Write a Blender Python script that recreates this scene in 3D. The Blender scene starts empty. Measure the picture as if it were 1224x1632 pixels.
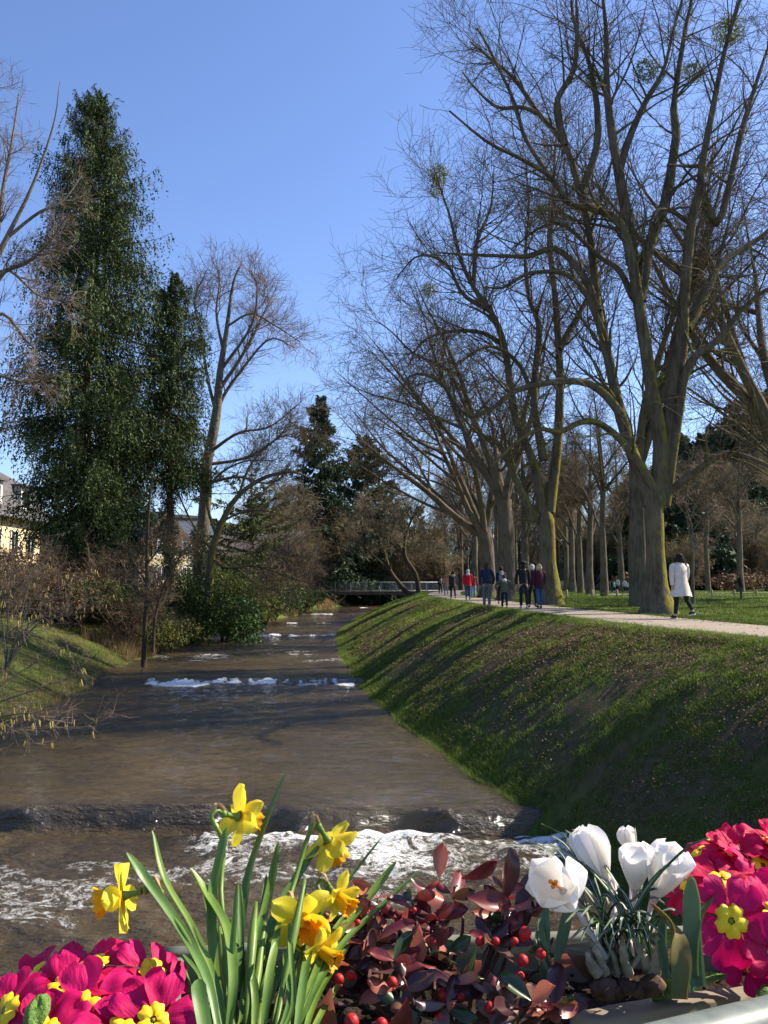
import bpy, math, random
import numpy as np
from mathutils import Vector, Matrix
R = math.radians
scene = bpy.context.scene
COL = scene.collection

# ------------------------------------------------------------------ camera, sky, sun, exposure
EYE, FPX, PITCH = 0.92, 1340.0, R(4.86)
cd = bpy.data.cameras.new('camera'); cam = bpy.data.objects.new('camera', cd); COL.objects.link(cam)
cam.location = (0, 0, EYE); cam.rotation_euler = (R(90) + PITCH, 0, 0)
cd.sensor_fit = 'VERTICAL'; cd.sensor_height = 24.0; cd.lens = 24.0 * FPX / 1632
cd.clip_start = 0.05; cd.clip_end = 6000
scene.camera = cam

SUN_AZ, SUN_EL = R(70), R(39)          # azimuth clockwise from +Y
sdir = Vector((math.sin(SUN_AZ) * math.cos(SUN_EL), math.cos(SUN_AZ) * math.cos(SUN_EL), math.sin(SUN_EL)))
sl = bpy.data.lights.new('sun', 'SUN'); sl.energy = 5.0; sl.angle = R(0.5); sl.color = (1.0, 0.89, 0.72)
so = bpy.data.objects.new('sun', sl); COL.objects.link(so); so.rotation_euler = sdir.to_track_quat('Z', 'Y').to_euler()
so.location = (20, 10, 40)
world = bpy.data.worlds.new('World'); scene.world = world; world.use_nodes = True
wt = world.node_tree; wt.nodes.clear()
wo = wt.nodes.new('ShaderNodeOutputWorld'); wb = wt.nodes.new('ShaderNodeBackground'); ws = wt.nodes.new('ShaderNodeTexSky')
ws.sky_type = 'NISHITA'; ws.sun_disc = False; ws.sun_elevation = SUN_EL; ws.sun_rotation = SUN_AZ
ws.air_density = 1.0; ws.dust_density = 0.5; ws.ozone_density = 2.6; ws.altitude = 200
wb.inputs['Strength'].default_value = 0.094
tint = wt.nodes.new('ShaderNodeMix'); tint.data_type = 'RGBA'; tint.blend_type = 'MULTIPLY'; tint.inputs[0].default_value = 1.0; tint.inputs[7].default_value = (.92, .96, 1.16, 1)
wt.links.new(ws.outputs[0], tint.inputs[6]); wt.links.new(tint.outputs[2], wb.inputs['Color']); wt.links.new(wb.outputs[0], wo.inputs['Surface'])
vs = scene.view_settings; vs.view_transform = 'Standard'; vs.look = 'None'; vs.exposure = 1.12; vs.gamma = 1.0; vs.use_curve_mapping = False

# ------------------------------------------------------------------ helpers
def pdir(px, py):
    a, b = (px - 612) / FPX, (816 - py) / FPX
    return np.array([a, math.cos(PITCH) - b * math.sin(PITCH), math.sin(PITCH) + b * math.cos(PITCH)])
def at(px, py, Y):
    """world point seen at photo pixel (px, py) at distance Y along +Y"""
    d = pdir(px, py); return np.array([0, 0, EYE]) + d * (Y / d[1])
def atz(px, py, z):
    d = pdir(px, py); return np.array([0, 0, EYE]) + d * ((z - EYE) / d[2])

def _h(i, j, k, s):
    n = (i * 374761393 + j * 668265263 + k * 2147483647 + s * 1274126177) & 0xffffffff
    n = ((n ^ (n >> 13)) * 1274126177) & 0xffffffff
    return ((n ^ (n >> 16)) & 0xffff) / 65535.0
def vnoise(x, y, z=0.0, s=0):
    x, y, z = np.broadcast_arrays(np.asarray(x, float), y, z)
    i, j, k = [np.floor(a).astype(np.int64) for a in (x, y, z)]
    f = [a - b for a, b in ((x, i), (y, j), (z, k))]; f = [a * a * (3 - 2 * a) for a in f]
    r = 0
    for a in (0, 1):
        for b in (0, 1):
            for c in (0, 1):
                r = r + _h(i + a, j + b, k + c, s) * (f[0] if a else 1 - f[0]) * (f[1] if b else 1 - f[1]) * (f[2] if c else 1 - f[2])
    return r
def fbm(x, y, z=0.0, s=0, o=4):
    r, a, t = 0, 1.0, 0
    for q in range(o):
        r = r + a * vnoise(np.asarray(x) * 2 ** q, np.asarray(y) * 2 ** q, np.asarray(z) * 2 ** q, s + q); t += a; a *= .5
    return r / t
def smooth(a, b, x):
    t = np.clip((np.asarray(x, float) - a) / (b - a), 0, 1); return t * t * (3 - 2 * t)
def nrm(v):
    return v / np.maximum(np.linalg.norm(v, axis=-1, keepdims=True), 1e-9)

def mk_mesh(name, V, Fs, mats, midx=None, smoothf=True, rnd=None, uv=None):
    """Fs: list of int arrays (n,k)"""
    V = np.asarray(V, np.float32).reshape(-1, 3)
    Fs = [np.asarray(f, np.int32) for f in Fs if len(f)]
    me = bpy.data.meshes.new(name)
    me.vertices.add(len(V)); me.vertices.foreach_set('co', V.ravel())
    loops = np.concatenate([f.ravel() for f in Fs]); tot = np.concatenate([np.full(len(f), f.shape[1], np.int32) for f in Fs])
    start = np.concatenate([[0], np.cumsum(tot)[:-1]]).astype(np.int32)
    me.loops.add(len(loops)); me.loops.foreach_set('vertex_index', loops)
    me.polygons.add(len(tot)); me.polygons.foreach_set('loop_start', start)
    for m in (mats if isinstance(mats, (list, tuple)) else [mats]): me.materials.append(m)
    if midx is not None: me.polygons.foreach_set('material_index', np.asarray(midx, np.int32))
    me.polygons.foreach_set('use_smooth', np.full(len(tot), smoothf))
    if rnd is not None:
        for nm, a in (rnd.items() if isinstance(rnd, dict) else [('rnd', rnd)]):
            at_ = me.attributes.new(nm, 'FLOAT', 'POINT'); at_.data.foreach_set('value', np.asarray(a, np.float32).ravel())
    me.update(calc_edges=True); me.validate(clean_customdata=False)
    return me
def link(name, me, parent=None, loc=None, rot=None, scl=None):
    o = bpy.data.objects.new(name, me); COL.objects.link(o)
    if parent is not None: o.parent = parent
    if loc is not None: o.location = loc
    if rot is not None: o.rotation_euler = rot
    if scl is not None: o.scale = (scl,) * 3 if isinstance(scl, (int, float)) else scl
    return o
def tag(o, label=None, cat=None, group=None, kind=None):
    for k, v in (('label', label), ('category', cat), ('group', group), ('kind', kind)):
        if v: o[k] = v
    return o
def thing(name, label, cat, loc=(0, 0, 0), rz=0.0, group=None, scl=1.0):
    o = bpy.data.objects.new(name, None); COL.objects.link(o); o.location = loc; o.rotation_euler = (0, 0, rz)
    o.scale = (scl,) * 3; o.empty_display_size = .2
    return tag(o, label, cat, group)
def copy_tree(o, parent=None):
    c = o.copy(); COL.objects.link(c)
    if parent is not None: c.parent = parent
    for ch in KIDS.get(o.name, list(o.children)): copy_tree(ch, c)
    return c
KIDS = {}
def dup(o, label=None, loc=None, rz=None, scl=None, group=None):
    c = copy_tree(o)
    if label: c['label'] = label
    if group: c['group'] = group
    if loc is not None: c.location = loc
    if rz is not None: c.rotation_euler = (0, 0, rz)
    if scl is not None: c.scale = (scl,) * 3 if isinstance(scl, (int, float)) else scl
    return c

class Geo:
    """collects pieces, then becomes ONE mesh"""
    def __init__(s): s.V = []; s.F = []; s.n = 0; s.mi = []; s.r = []
    def add(s, V, F, m=0, rnd=0.5):
        V = np.asarray(V, float).reshape(-1, 3)
        fs = F if isinstance(F, list) and len(F) and isinstance(F[0], np.ndarray) and F[0].ndim == 2 else [np.asarray(F, np.int32)]
        for f in fs:
            if len(f): s.F.append(f + s.n); s.mi.append(np.full(len(f), m, np.int32))
        s.V.append(V); s.n += len(V); s.r.append(np.broadcast_to(np.asarray(rnd, float), (len(V),)))
        return s
    def box(s, c, d, m=0, rz=0.0, rnd=.5):
        x, y, z = [q / 2 for q in d]
        V = np.array([[a, b, e] for a in (-x, x) for b in (-y, y) for e in (-z, z)])
        if rz: V = V @ np.array([[math.cos(rz), math.sin(rz), 0], [-math.sin(rz), math.cos(rz), 0], [0, 0, 1]])
        return s.add(V + np.array(c), [[0, 1, 3, 2], [4, 6, 7, 5], [0, 4, 5, 1], [2, 3, 7, 6], [0, 2, 6, 4], [1, 5, 7, 3]], m, rnd)
    def tube(s, pts, rad, sides=8, m=0, rnd=.5, cap=True):
        P = np.asarray(pts, float)[None]; r = np.broadcast_to(np.asarray(rad, float), (P.shape[1],))[None]
        V, F = tubes(P, r, sides); s.add(V, F, m, rnd)
        if cap:
            k = P.shape[1]; b = s.n - k * sides
            for o_, rv in ((0, True), (k - 1, False)):
                idx = np.arange(sides) + b + o_ * sides
                s.F.append((idx[::-1] if rv else idx)[None].astype(np.int32)); s.mi.append(np.array([m], np.int32))
        return s
    def ell(s, c, r, m=0, nu=12, nv=8, noise=0, seed=0, rnd=.5, zmin=-1):
        u = np.linspace(0, 2 * np.pi, nu, endpoint=False); v = np.linspace(-np.pi / 2 if zmin <= -1 else math.asin(zmin), np.pi / 2, nv)
        U, W = np.meshgrid(u, v); D = np.stack([np.cos(W) * np.cos(U), np.cos(W) * np.sin(U), np.sin(W)], -1).reshape(-1, 3)
        k = 1 + noise * (fbm(D[:, 0] * 2.5 + 9, D[:, 1] * 2.5 + 9, D[:, 2] * 2.5 + 9, seed, 3) - .5)
        V = D * k[:, None] * np.array(r) + np.array(c)
        i = np.arange(nv - 1)[:, None] * nu; j = np.arange(nu)[None]; j2 = (j + 1) % nu
        F = np.stack([i + j, i + j2, i + nu + j2, i + nu + j], -1).reshape(-1, 4)
        return s.add(V, F, m, rnd)
    def mesh(s, name, mats, smoothf=True):
        F3 = [(f, m) for f, m in zip(s.F, s.mi)]
        return mk_mesh(name, np.concatenate(s.V), [f for f, m in F3], mats, np.concatenate([m for f, m in F3]), smoothf, np.concatenate(s.r))
    def obj(s, name, mats, parent=None, smoothf=True, **k): return link(name, s.mesh(name, mats, smoothf), parent, **k)

def tubes(P, Rd, sides):
    """P (N,K,3), Rd (N,K) -> verts, quads"""
    N, K, _ = P.shape
    T = nrm(np.gradient(P, axis=1)); mean = nrm(P[:, -1] - P[:, 0])
    ref = np.zeros((N, 3)); ref[np.arange(N), np.argmin(np.abs(mean), axis=1)] = 1
    U = nrm(np.cross(T, ref[:, None])); W = np.cross(T, U)
    a = np.linspace(0, 2 * np.pi, sides, endpoint=False)
    V = P[:, :, None] + Rd[:, :, None, None] * (np.cos(a)[:, None] * U[:, :, None] + np.sin(a)[:, None] * W[:, :, None])
    n = np.arange(N)[:, None, None] * K * sides; k = np.arange(K - 1)[None, :, None] * sides; j = np.arange(sides)[None, None]; j2 = (j + 1) % sides
    F = np.stack([n + k + j, n + k + j2, n + k + sides + j2, n + k + sides + j], -1).reshape(-1, 4)
    return V.reshape(-1, 3), F

# ------------------------------------------------------------------ materials
def NT(name):
    m = bpy.data.materials.new(name); m.use_nodes = True; nt = m.node_tree; nt.nodes.clear()
    return m, nt, nt.nodes.new('ShaderNodeOutputMaterial')
def nd(nt, t, **k):
    n = nt.nodes.new(t)
    for a, b in k.items():
        if a in n.bl_rna.properties: setattr(n, a, b)
        else: n.inputs[a.replace('_', ' ')].default_value = b
    return n
def mixc(nt, fac, a, b, blend='MIX'):
    n = nt.nodes.new('ShaderNodeMix'); n.data_type = 'RGBA'; n.blend_type = blend
    for i, v in ((0, fac), (6, a), (7, b)):
        if isinstance(v, bpy.types.NodeSocket): nt.links.new(v, n.inputs[i])
        else: n.inputs[i].default_value = v if i == 0 else (*v, 1) if len(v) == 3 else v
    return n.outputs[2]
def mth(nt, op, a, b=None, c=None, clamp=False):
    n = nt.nodes.new('ShaderNodeMath'); n.operation = op; n.use_clamp = clamp
    for i, v in enumerate((a, b, c)):
        if v is None: continue
        if isinstance(v, bpy.types.NodeSocket): nt.links.new(v, n.inputs[i])
        else: n.inputs[i].default_value = v
    return n.outputs[0]
def noise(nt, scale, detail=4, rough=.55, coord='Object', dist=0.0, vec=None, stretch=None):
    n = nd(nt, 'ShaderNodeTexNoise', Scale=scale, Detail=detail, Roughness=rough, Distortion=dist)
    if vec is None:
        tc = nt.nodes.new('ShaderNodeTexCoord'); vec = tc.outputs[coord]
    if stretch:
        mp = nt.nodes.new('ShaderNodeMapping'); mp.inputs['Scale'].default_value = stretch; nt.links.new(vec, mp.inputs[0]); vec = mp.outputs[0]
    nt.links.new(vec, n.inputs['Vector']); return n.outputs[0]
def ramp(nt, v, a, b):
    n = nt.nodes.new('ShaderNodeMapRange'); n.inputs[1].default_value = a; n.inputs[2].default_value = b; n.interpolation_type = 'SMOOTHSTEP'
    nt.links.new(v, n.inputs[0]); return n.outputs[0]
def attr(nt, name): n = nt.nodes.new('ShaderNodeAttribute'); n.attribute_name = name; return n.outputs['Fac']
def bumpn(nt, h, strength, dist):
    n = nt.nodes.new('ShaderNodeBump'); n.inputs['Strength'].default_value = strength; n.inputs['Distance'].default_value = dist
    nt.links.new(h, n.inputs['Height']); return n.outputs[0]
def finish(nt, out, col, rough=.8, spec=.3, nm=None, trans=0.0, tcol=None, metal=0.0, coat=0.0, sss=0.0):
    p = nd(nt, 'ShaderNodeBsdfPrincipled', Metallic=metal)
    p.inputs['Specular IOR Level'].default_value = spec; p.inputs['Coat Weight'].default_value = coat
    for k, v in (('Base Color', col), ('Roughness', rough)):
        if isinstance(v, bpy.types.NodeSocket): nt.links.new(v, p.inputs[k])
        else: p.inputs[k].default_value = (*v, 1) if k == 'Base Color' else v
    if nm is not None: nt.links.new(nm, p.inputs['Normal'])
    if sss: p.inputs['Subsurface Weight'].default_value = sss; p.inputs['Subsurface Radius'].default_value = (.01, .006, .003)
    sh = p.outputs[0]
    if trans:
        tr = nt.nodes.new('ShaderNodeBsdfTranslucent'); c = tcol if tcol is not None else col
        if isinstance(c, bpy.types.NodeSocket): nt.links.new(c, tr.inputs[0])
        else: tr.inputs[0].default_value = (*c, 1)
        mx = nt.nodes.new('ShaderNodeMixShader'); mx.inputs[0].default_value = trans
        nt.links.new(sh, mx.inputs[1]); nt.links.new(tr.outputs[0], mx.inputs[2]); sh = mx.outputs[0]
    nt.links.new(sh, out.inputs['Surface'])
def M(name, c1, c2=None, scale=4.0, rough=.8, spec=.25, bump=0.0, bscale=40.0, bdist=.01, trans=0.0, use_rnd=False, objrnd=0.0, metal=0.0, lo=.35, hi=.65, detail=5, stretch=None, coat=0.0, sss=0.0):
    m, nt, out = NT(name)
    if c2 is None: c2 = tuple(x * .72 for x in c1)
    f = mth(nt, 'ADD', mth(nt, 'MULTIPLY', attr(nt, 'rnd'), .75), mth(nt, 'MULTIPLY_ADD', noise(nt, scale, detail, stretch=stretch), 1.1, -.43), clamp=True) if use_rnd else ramp(nt, noise(nt, scale, detail, stretch=stretch), lo, hi)
    col = mixc(nt, f, c1, c2)
    if objrnd:
        oi = nt.nodes.new('ShaderNodeObjectInfo'); g = mth(nt, 'MULTIPLY_ADD', oi.outputs['Random'], objrnd, 1 - objrnd / 2)
        hs = nt.nodes.new('ShaderNodeHueSaturation'); nt.links.new(g, hs.inputs['Value']); nt.links.new(col, hs.inputs['Color']); col = hs.outputs[0]
    nm = bumpn(nt, noise(nt, bscale, 5, stretch=stretch), bump, bdist) if bump else None
    finish(nt, out, col, rough, spec, nm, trans, None, metal, coat, sss); return m
# ------------------------------------------------------------------ terrain functions
_xr = ([-60, 8, 13, 21, 28.7, 38, 52, 70, 87, 108, 130, 160, 220, 700], [14, 3.5, 2.15, .40, -.79, -1.9, -2.8, -2.3, -.8, 2.2, 9, 22, 60, 360])
_xl = ([-60, 8, 20, 34, 49, 70, 93, 113, 130, 160, 220, 700], [-7, -8.7, -8.97, -10.3, -10.2, -9, -7.4, -2.5, 3, 14, 50, 345])
_pl = ([-60, -5, 13.9, 17.8, 22.6, 29.6, 38.8, 56, 70, 88, 105, 130, 200], [60, 12, 6.28, 5.3, 4.8, 4.1, 3.6, 2.9, 3.4, 5.1, 8, 15, 45])
def sinterp(Y, t):
    Y = np.asarray(Y, float)
    return (np.interp(Y - 1.5, *t) + np.interp(Y + 1.5, *t) + 2 * np.interp(Y, *t)) / 4
def xr(Y): return sinterp(Y, _xr) + .22 * (fbm(np.asarray(Y) * .8, 3.1, 0, 5, 3) - .5)
def xl(Y): return sinterp(Y, _xl) + .7 * (fbm(np.asarray(Y) * .5, 7.1, 0, 6, 3) - .5)
def pl(Y): return sinterp(Y, _pl)
PW = 3.0
WEIRS = [(13.15, .37), (29.0, .14), (38.5, .05), (51.5, .1), (66, .1), (82, .1), (100, .08)]
ZLOW = -2.82
def zw(Y):
    Y = np.asarray(Y, float); z = np.full(Y.shape, ZLOW)
    for y0, d in WEIRS:
        w = .45 if d > .2 else .35
        z = z + d * smooth(y0 - w, y0 + .15, Y)
    return z
def ground(X, Y):
    X, Y = np.broadcast_arrays(np.asarray(X, float), np.asarray(Y, float))
    r, l, c, w = xr(Y), xl(Y), pl(Y) - .35, zw(Y)
    # right bank
    u = np.clip((X - r) / np.maximum(c - r, 1), 0, 1)
    f = .45 * u + .55 * np.sin(u * np.pi / 2)
    f = np.where(u > .9, f + (1 - f) * smooth(.9, 1, u), f)
    zr = (w - .02) * (1 - f)
    # left bank
    v = np.clip((l - X) / 6.5, 0, 1.0); g = .35 * v + .65 * np.sin(v * np.pi / 2)
    zl = (w - .02) * (1 - g) + .25 * smooth(5, 14, l - X)
    mid = (r + l) / 2
    z = np.where(X > mid, zr, zl)
    din = np.minimum(X - l, r - X)
    z = np.where(din > 0, w - .02 - .55 * smooth(0, 1.6, din), z)
    # relief
    onpath = smooth(.0, 1.2, np.abs(X - (pl(Y) + PW / 2)) - PW / 2 - .1)
    bank = (smooth(-.4, .5, X - r) + smooth(-.4, .5, l - X)) * onpath
    z = z + bank * (.22 * (fbm(X * .5, Y * .5, 0, 11, 3) - .5) + .07 * (fbm(X * 3, Y * 3, 0, 12, 3) - .5))
    # wooded hill on the right, low rise all round far off
    hill = 62 * smooth(20, 170, X) * smooth(105, 240, Y) * (1 - smooth(275, 420, Y)) * (.85 + .3 * fbm(X * .012, Y * .012, 0, 21, 3))
    far = 10 * smooth(190, 420, Y)
    ridge = 60 * np.exp(-((X + 260) / 210) ** 2) * smooth(450, 820, Y) * (.8 + .4 * fbm(X * .01, Y * .01, 0, 22, 3))
    return z + hill + far + ridge
def gz(x, y): return float(ground(x, y))

# ------------------------------------------------------------------ ground sheet
def ax(*seg):
    out = []
    for a, b, s in seg: out += list(np.arange(a, b, s))
    return np.array(out + [seg[-1][1]])
gy = ax((-80, -8, 8), (-8, 8, 1), (8, 45, .33), (45, 110, 1.1), (110, 300, 5), (300, 1100, 50))
gx = ax((-900, -100, 60), (-100, -24, 4), (-24, -13, .6), (-13, 9, .27), (9, 20, .6), (20, 60, 2), (60, 260, 6), (260, 1100, 60))
GX, GY = np.meshgrid(gx, gy); GZ = ground(GX, GY)
nx, ny = len(gx), len(gy)
def gridF(nx, ny):
    i = np.arange(ny - 1)[:, None] * nx; j = np.arange(nx - 1)[None]
    return np.stack([i + j, i + j + 1, i + nx + j + 1, i + nx + j], -1).reshape(-1, 4)
m, nt, out = NT('turf')
n1 = noise(nt, .55, 6, .6); n2 = noise(nt, 6, 6, .65); n3 = noise(nt, .12, 3)
bank = attr(nt, 'bank'); lush = attr(nt, 'lush')
gcol = mixc(nt, ramp(nt, n2, .35, .65), (.05, .07, .016), (.09, .115, .028))
gcol = mixc(nt, lush, gcol, mixc(nt, ramp(nt, n2, .3, .7), (.075, .125, .018), (.12, .16, .03)))
soil = mixc(nt, ramp(nt, n2, .3, .7), (.065, .05, .03), (.12, .09, .05))
f = mth(nt, 'MULTIPLY', ramp(nt, mth(nt, 'ADD', mth(nt, 'MULTIPLY', n1, .6), mth(nt, 'MULTIPLY', n2, .4)), .40, .54), bank)
col = mixc(nt, f, gcol, soil)
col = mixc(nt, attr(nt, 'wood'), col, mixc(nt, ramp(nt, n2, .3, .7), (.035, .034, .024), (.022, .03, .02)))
finish(nt, out, col, .95, .1, bumpn(nt, noise(nt, 22, 6, .7), .9, .06)); TURF = m
bk = np.clip(smooth(.1, 1.2, GX - xr(GY)) * (1 - smooth(-.2, .6, GX - pl(GY) + .4)) + smooth(.2, 2, xl(GY) - GX) * .75, 0, 1)
ls = smooth(PW - .2, PW + .6, GX - pl(GY)) * .9 + .8 * smooth(.3, 1.5, xl(GY) - GX) * (1 - smooth(4, 7, xl(GY) - GX)) * smooth(38, 30, GY) + .9 * smooth(60, 75, GY) * (GX < xl(GY)) * (1 - smooth(3, 5, xl(GY) - GX))
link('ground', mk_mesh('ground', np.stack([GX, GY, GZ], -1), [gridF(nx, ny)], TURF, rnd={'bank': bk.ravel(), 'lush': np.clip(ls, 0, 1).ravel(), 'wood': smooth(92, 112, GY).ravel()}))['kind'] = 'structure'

# ------------------------------------------------------------------ footpath
py_ = ax((-20, 12, 2), (12, 60, .5), (60, 106, 2)); w_ = np.linspace(0, 1, 13)
PY, PWW = np.meshgrid(py_, w_, indexing='ij')
jl = .12 * (fbm(PY * 1.7, 1, 0, 31, 3) - .5) * (1 - PWW) + .12 * (fbm(PY * 1.7, 5, 0, 32, 3) - .5) * PWW
PX = pl(PY) + PWW * PW + jl
PZ = ground(PX, PY) * 0 + .012 + .012 * np.sin(PWW * np.pi)
m, nt, out = NT('path_gravel')
c = mixc(nt, ramp(nt, noise(nt, 1.2, 5), .35, .65), (.25, .205, .155), (.20, .165, .125))
c = mixc(nt, ramp(nt, noise(nt, 45, 4, .7), .35, .7), c, (.32, .275, .225))
finish(nt, out, c, .9, .2, bumpn(nt, noise(nt, 60, 4, .7), .5, .01)); PATHM = m
link('footpath', mk_mesh('footpath', np.stack([PX, PY, PZ], -1), [gridF(len(w_), len(py_))], PATHM))['kind'] = 'structure'
# second path crossing the far lawn
q = np.linspace(0, 1, 30); W2 = np.linspace(-1.3, 1.3, 5)
Q, W3 = np.meshgrid(q, W2, indexing='ij')
X2 = 16 + Q * 30; Y2 = 66 + Q * 14 + 4 * np.sin(Q * 3) + W3
link('park_path', mk_mesh('park_path', np.stack([X2, Y2, ground(X2, Y2) + .03], -1), [gridF(5, 30)], PATHM))['kind'] = 'structure'

# ------------------------------------------------------------------ river
ry = [4.0]
while ry[-1] < 150: ry.append(ry[-1] + max(.04, ry[-1] * .0046) * (1 if ry[-1] < 60 else 3))
ry = np.array(ry); rs = np.linspace(-.02, 1.02, 180)
S, RY = np.meshgrid(rs, ry); L_, R_ = xl(RY) - .35, xr(RY) + .3
RX = L_ + (R_ - L_) * S
foam = np.zeros_like(RX); RZ = np.zeros_like(RX); RZ += ZLOW
for k, (y0, d) in enumerate(WEIRS):
    obl = (RX + 3) * (-.05 if k == 0 else .02) + (.5 if k == 0 else .9 + .02 * y0) * (fbm(RX * .45, k * 7.3, 0, 40 + k, 3) - .5)
    yy = RY - y0 - obl
    RZ += d * smooth(-.22 if d > .2 else -.3, .04, yy)
    if k == 0:   # the near sill: white water below its right half
        act = smooth(-3.4, -2.3, RX) * (.75 + .5 * (vnoise(RX * .7, 2.2, 0, 4) - .5))
        foam = np.maximum(foam, act * smooth(-1.5, -.55, yy) * (1 - smooth(-.35, -.2, yy)) * .84)
        foam = np.maximum(foam, .62 * smooth(-4.6, -1.2, yy) * (yy < -.3) * (.22 + .78 * act) * smooth(.3, .6, fbm(RX * .5, RY * .7, 0, 43, 3) + .12))
        foam = np.maximum(foam, .42 * (yy < -1.5) * smooth(.46, .62, fbm(RX * .5 + 3, RY * .8, 0, 44, 3)))
        bump_ = smooth(-1.7, -.75, yy) * (1 - smooth(-.6, -.3, yy)) * act
        RZ += .17 * bump_ * (.4 + 1.2 * fbm(RX * 1.6, RY * 2.5, 0, 45, 4))
        turb0 = (yy < -.3) * (.6 + .4 * smooth(-6, -2, yy))
    else:
        yy = yy + .5 * (fbm(RX * 4.6, k * 2.2, 0, 54, 3) - .5)
        ww = (1.2 + .012 * y0); st = [0, .70, .52, .74, .76, .8, .85][k]
        xm = [(0, 0), (.18, .97), (.1, .9), (.2, .98), (.1, .9), (.05, .8), (.2, .95)][k]
        m_ = smooth(xm[0], xm[0] + .08, S) * (1 - smooth(xm[1] - .04, xm[1], S)) * smooth(.18, .45, vnoise(S * 9, k * 3.7, 0, 46) + (.16 if k in (1, 3) else .02) + .5 * (fbm(RX * 1.1, RY * .8, 0, 49, 3) - .5)) * (.55 + .45 * smooth(.38, .54, fbm(RX * 1.5 + k * 5, RY * .9, 0, 53, 4)))
        band = smooth(-ww * .85, -.4, yy) * (1 - smooth(-.15, .05, yy))
        foam = np.maximum(foam, band * m_ * st)
        foam = np.maximum(foam, .33 * smooth(-3.2, -.6, yy) * (yy < 0) * m_ * st)
        RZ += .06 * band * m_ * (.3 + 1.4 * fbm(RX * 1.4, RY * 1.2, 0, 47, 3))
foam = np.maximum(foam, .42 * smooth(33, 36, RY) * (1 - smooth(40, 43, RY)) * smooth(.5, .7, fbm(RX * .5, RY * .5, 0, 48, 3)))
foam = np.maximum(foam, .35 * smooth(-.1, -.0, -np.minimum(S, 1 - S) + .0) * .3)
near = 1 - smooth(8, 60, RY)
turb = np.clip(turb0 + foam * .8, 0, 1.3)
RZ += (.034 + .075 * turb) * (fbm(RX * 2.2, RY * 2.6, 0, 50, 4) - .5) * 1.6 + .045 * (fbm(RX * .9, RY * 3.2, 0, 51, 4) - .5)
RZ += .05 * turb * (np.abs(fbm(RX * 5, RY * 6, 0, 52, 3) - .5)) * near
me = mk_mesh('river', np.stack([RX, RY, RZ], -1), [gridF(len(rs), len(ry))], [], rnd={'foam': foam.ravel(), 'turb': np.clip(turb, 0, 1).ravel()})
m, nt, out = NT('river_water')
fo = attr(nt, 'foam'); tb = attr(nt, 'turb')
geo = nt.nodes.new('ShaderNodeNewGeometry'); posn = geo.outputs['Position']
a1 = noise(nt, 2.3, 10, .78, vec=posn, dist=.6, stretch=(.8, 1.2, 1)); a2 = noise(nt, 9, 8, .75, vec=posn, dist=.3)
ridge = mth(nt, 'SUBTRACT', 1.0, mth(nt, 'MULTIPLY', mth(nt, 'ABSOLUTE', mth(nt, 'SUBTRACT', a1, .5)), 4.5))
pat = mth(nt, 'ADD', mth(nt, 'MULTIPLY', ridge, .5), mth(nt, 'MULTIPLY', a2, .62))
thr = mth(nt, 'SUBTRACT', 1.12, mth(nt, 'MULTIPLY', fo, .92))
fm = ramp(nt, mth(nt, 'SUBTRACT', pat, thr), -.02, .11)
wc = mixc(nt, ramp(nt, noise(nt, .35, 4, vec=posn), .35, .65), (.050, .036, .017), (.088, .062, .027))
col = mixc(nt, fm, wc, (.78, .8, .8))
r1 = noise(nt, 2.2, 3, .5, vec=posn, stretch=(.55, 1.6, 1)); r2 = noise(nt, 9, 5, .6, vec=posn, stretch=(.6, 1.5, 1)); r3 = noise(nt, 34, 3, .6, vec=posn, stretch=(.7, 1.4, 1))
hh = mth(nt, 'ADD', mth(nt, 'MULTIPLY', r1, 1.0), mth(nt, 'ADD', mth(nt, 'MULTIPLY', r2, .34), mth(nt, 'MULTIPLY', r3, .09)))
hh = mth(nt, 'ADD', hh, mth(nt, 'MULTIPLY', fm, .5))
rough = mth(nt, 'MULTIPLY_ADD', fm, .75, .06)
finish(nt, out, col, rough, .55, bumpn(nt, hh, 1.0, .32)); WATER = m
me.materials.append(WATER)
link('river', me)['kind'] = 'structure'

# ------------------------------------------------------------------ grass, leaves
def blade_field(X, Y, Z, h, w, lean, rng, rnd, name, mat, nrmdir=None):
    n = len(X); a = rng.uniform(0, 2 * np.pi, n); b = rng.uniform(0, 2 * np.pi, n)
    base = np.stack([X, Y, Z - .01], -1); s = np.stack([np.cos(a), np.sin(a), 0 * a], -1) * (w / 2)[:, None]
    le = rng.uniform(.2, 1, n) * lean
    tip = base + np.stack([np.cos(b) * h * le, np.sin(b) * h * le, h], -1)
    V = np.stack([base - s, base + s, tip], 1).reshape(-1, 3); F = np.arange(3 * n).reshape(-1, 3)
    return tag(link(name, mk_mesh(name, V, [F], mat, rnd=np.repeat(rnd, 3), smoothf=False)), kind='stuff')
GRASSM = M('grass_blades', (.035, .065, .008), (.13, .19, .025), rough=.6, spec=.25, trans=.35, use_rnd=True)
GRASSD = M('bank_grass', (.06, .085, .016), (.20, .285, .034), rough=.6, spec=.25, trans=.35, use_rnd=True)
GRASSL = M('straw_grass', (.07, .085, .02), (.26, .24, .07), rough=.7, spec=.2, trans=.3, use_rnd=True)
DRYM = M('dry_grass_blades', (.16, .11, .05), (.38, .28, .13), rough=.8, trans=.3, use_rnd=True)
LITM = M('fallen_leaves', (.06, .038, .02), (.30, .20, .11), rough=.8, trans=.15, use_rnd=True)
rng = np.random.default_rng(7)
def sampY(n, a, b, p=1.0):
    u = rng.random(n); 
    if p == 1.0: return a * (b / a) ** u
    return (a ** (1 - p) + u * (b ** (1 - p) - a ** (1 - p))) ** (1 / (1 - p))
n = 480000; Y = sampY(n, 9.5, 75, 1.35); u = rng.random(n); X = xr(Y) - .12 + u * (pl(Y) + .05 - xr(Y) + .12)
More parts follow.
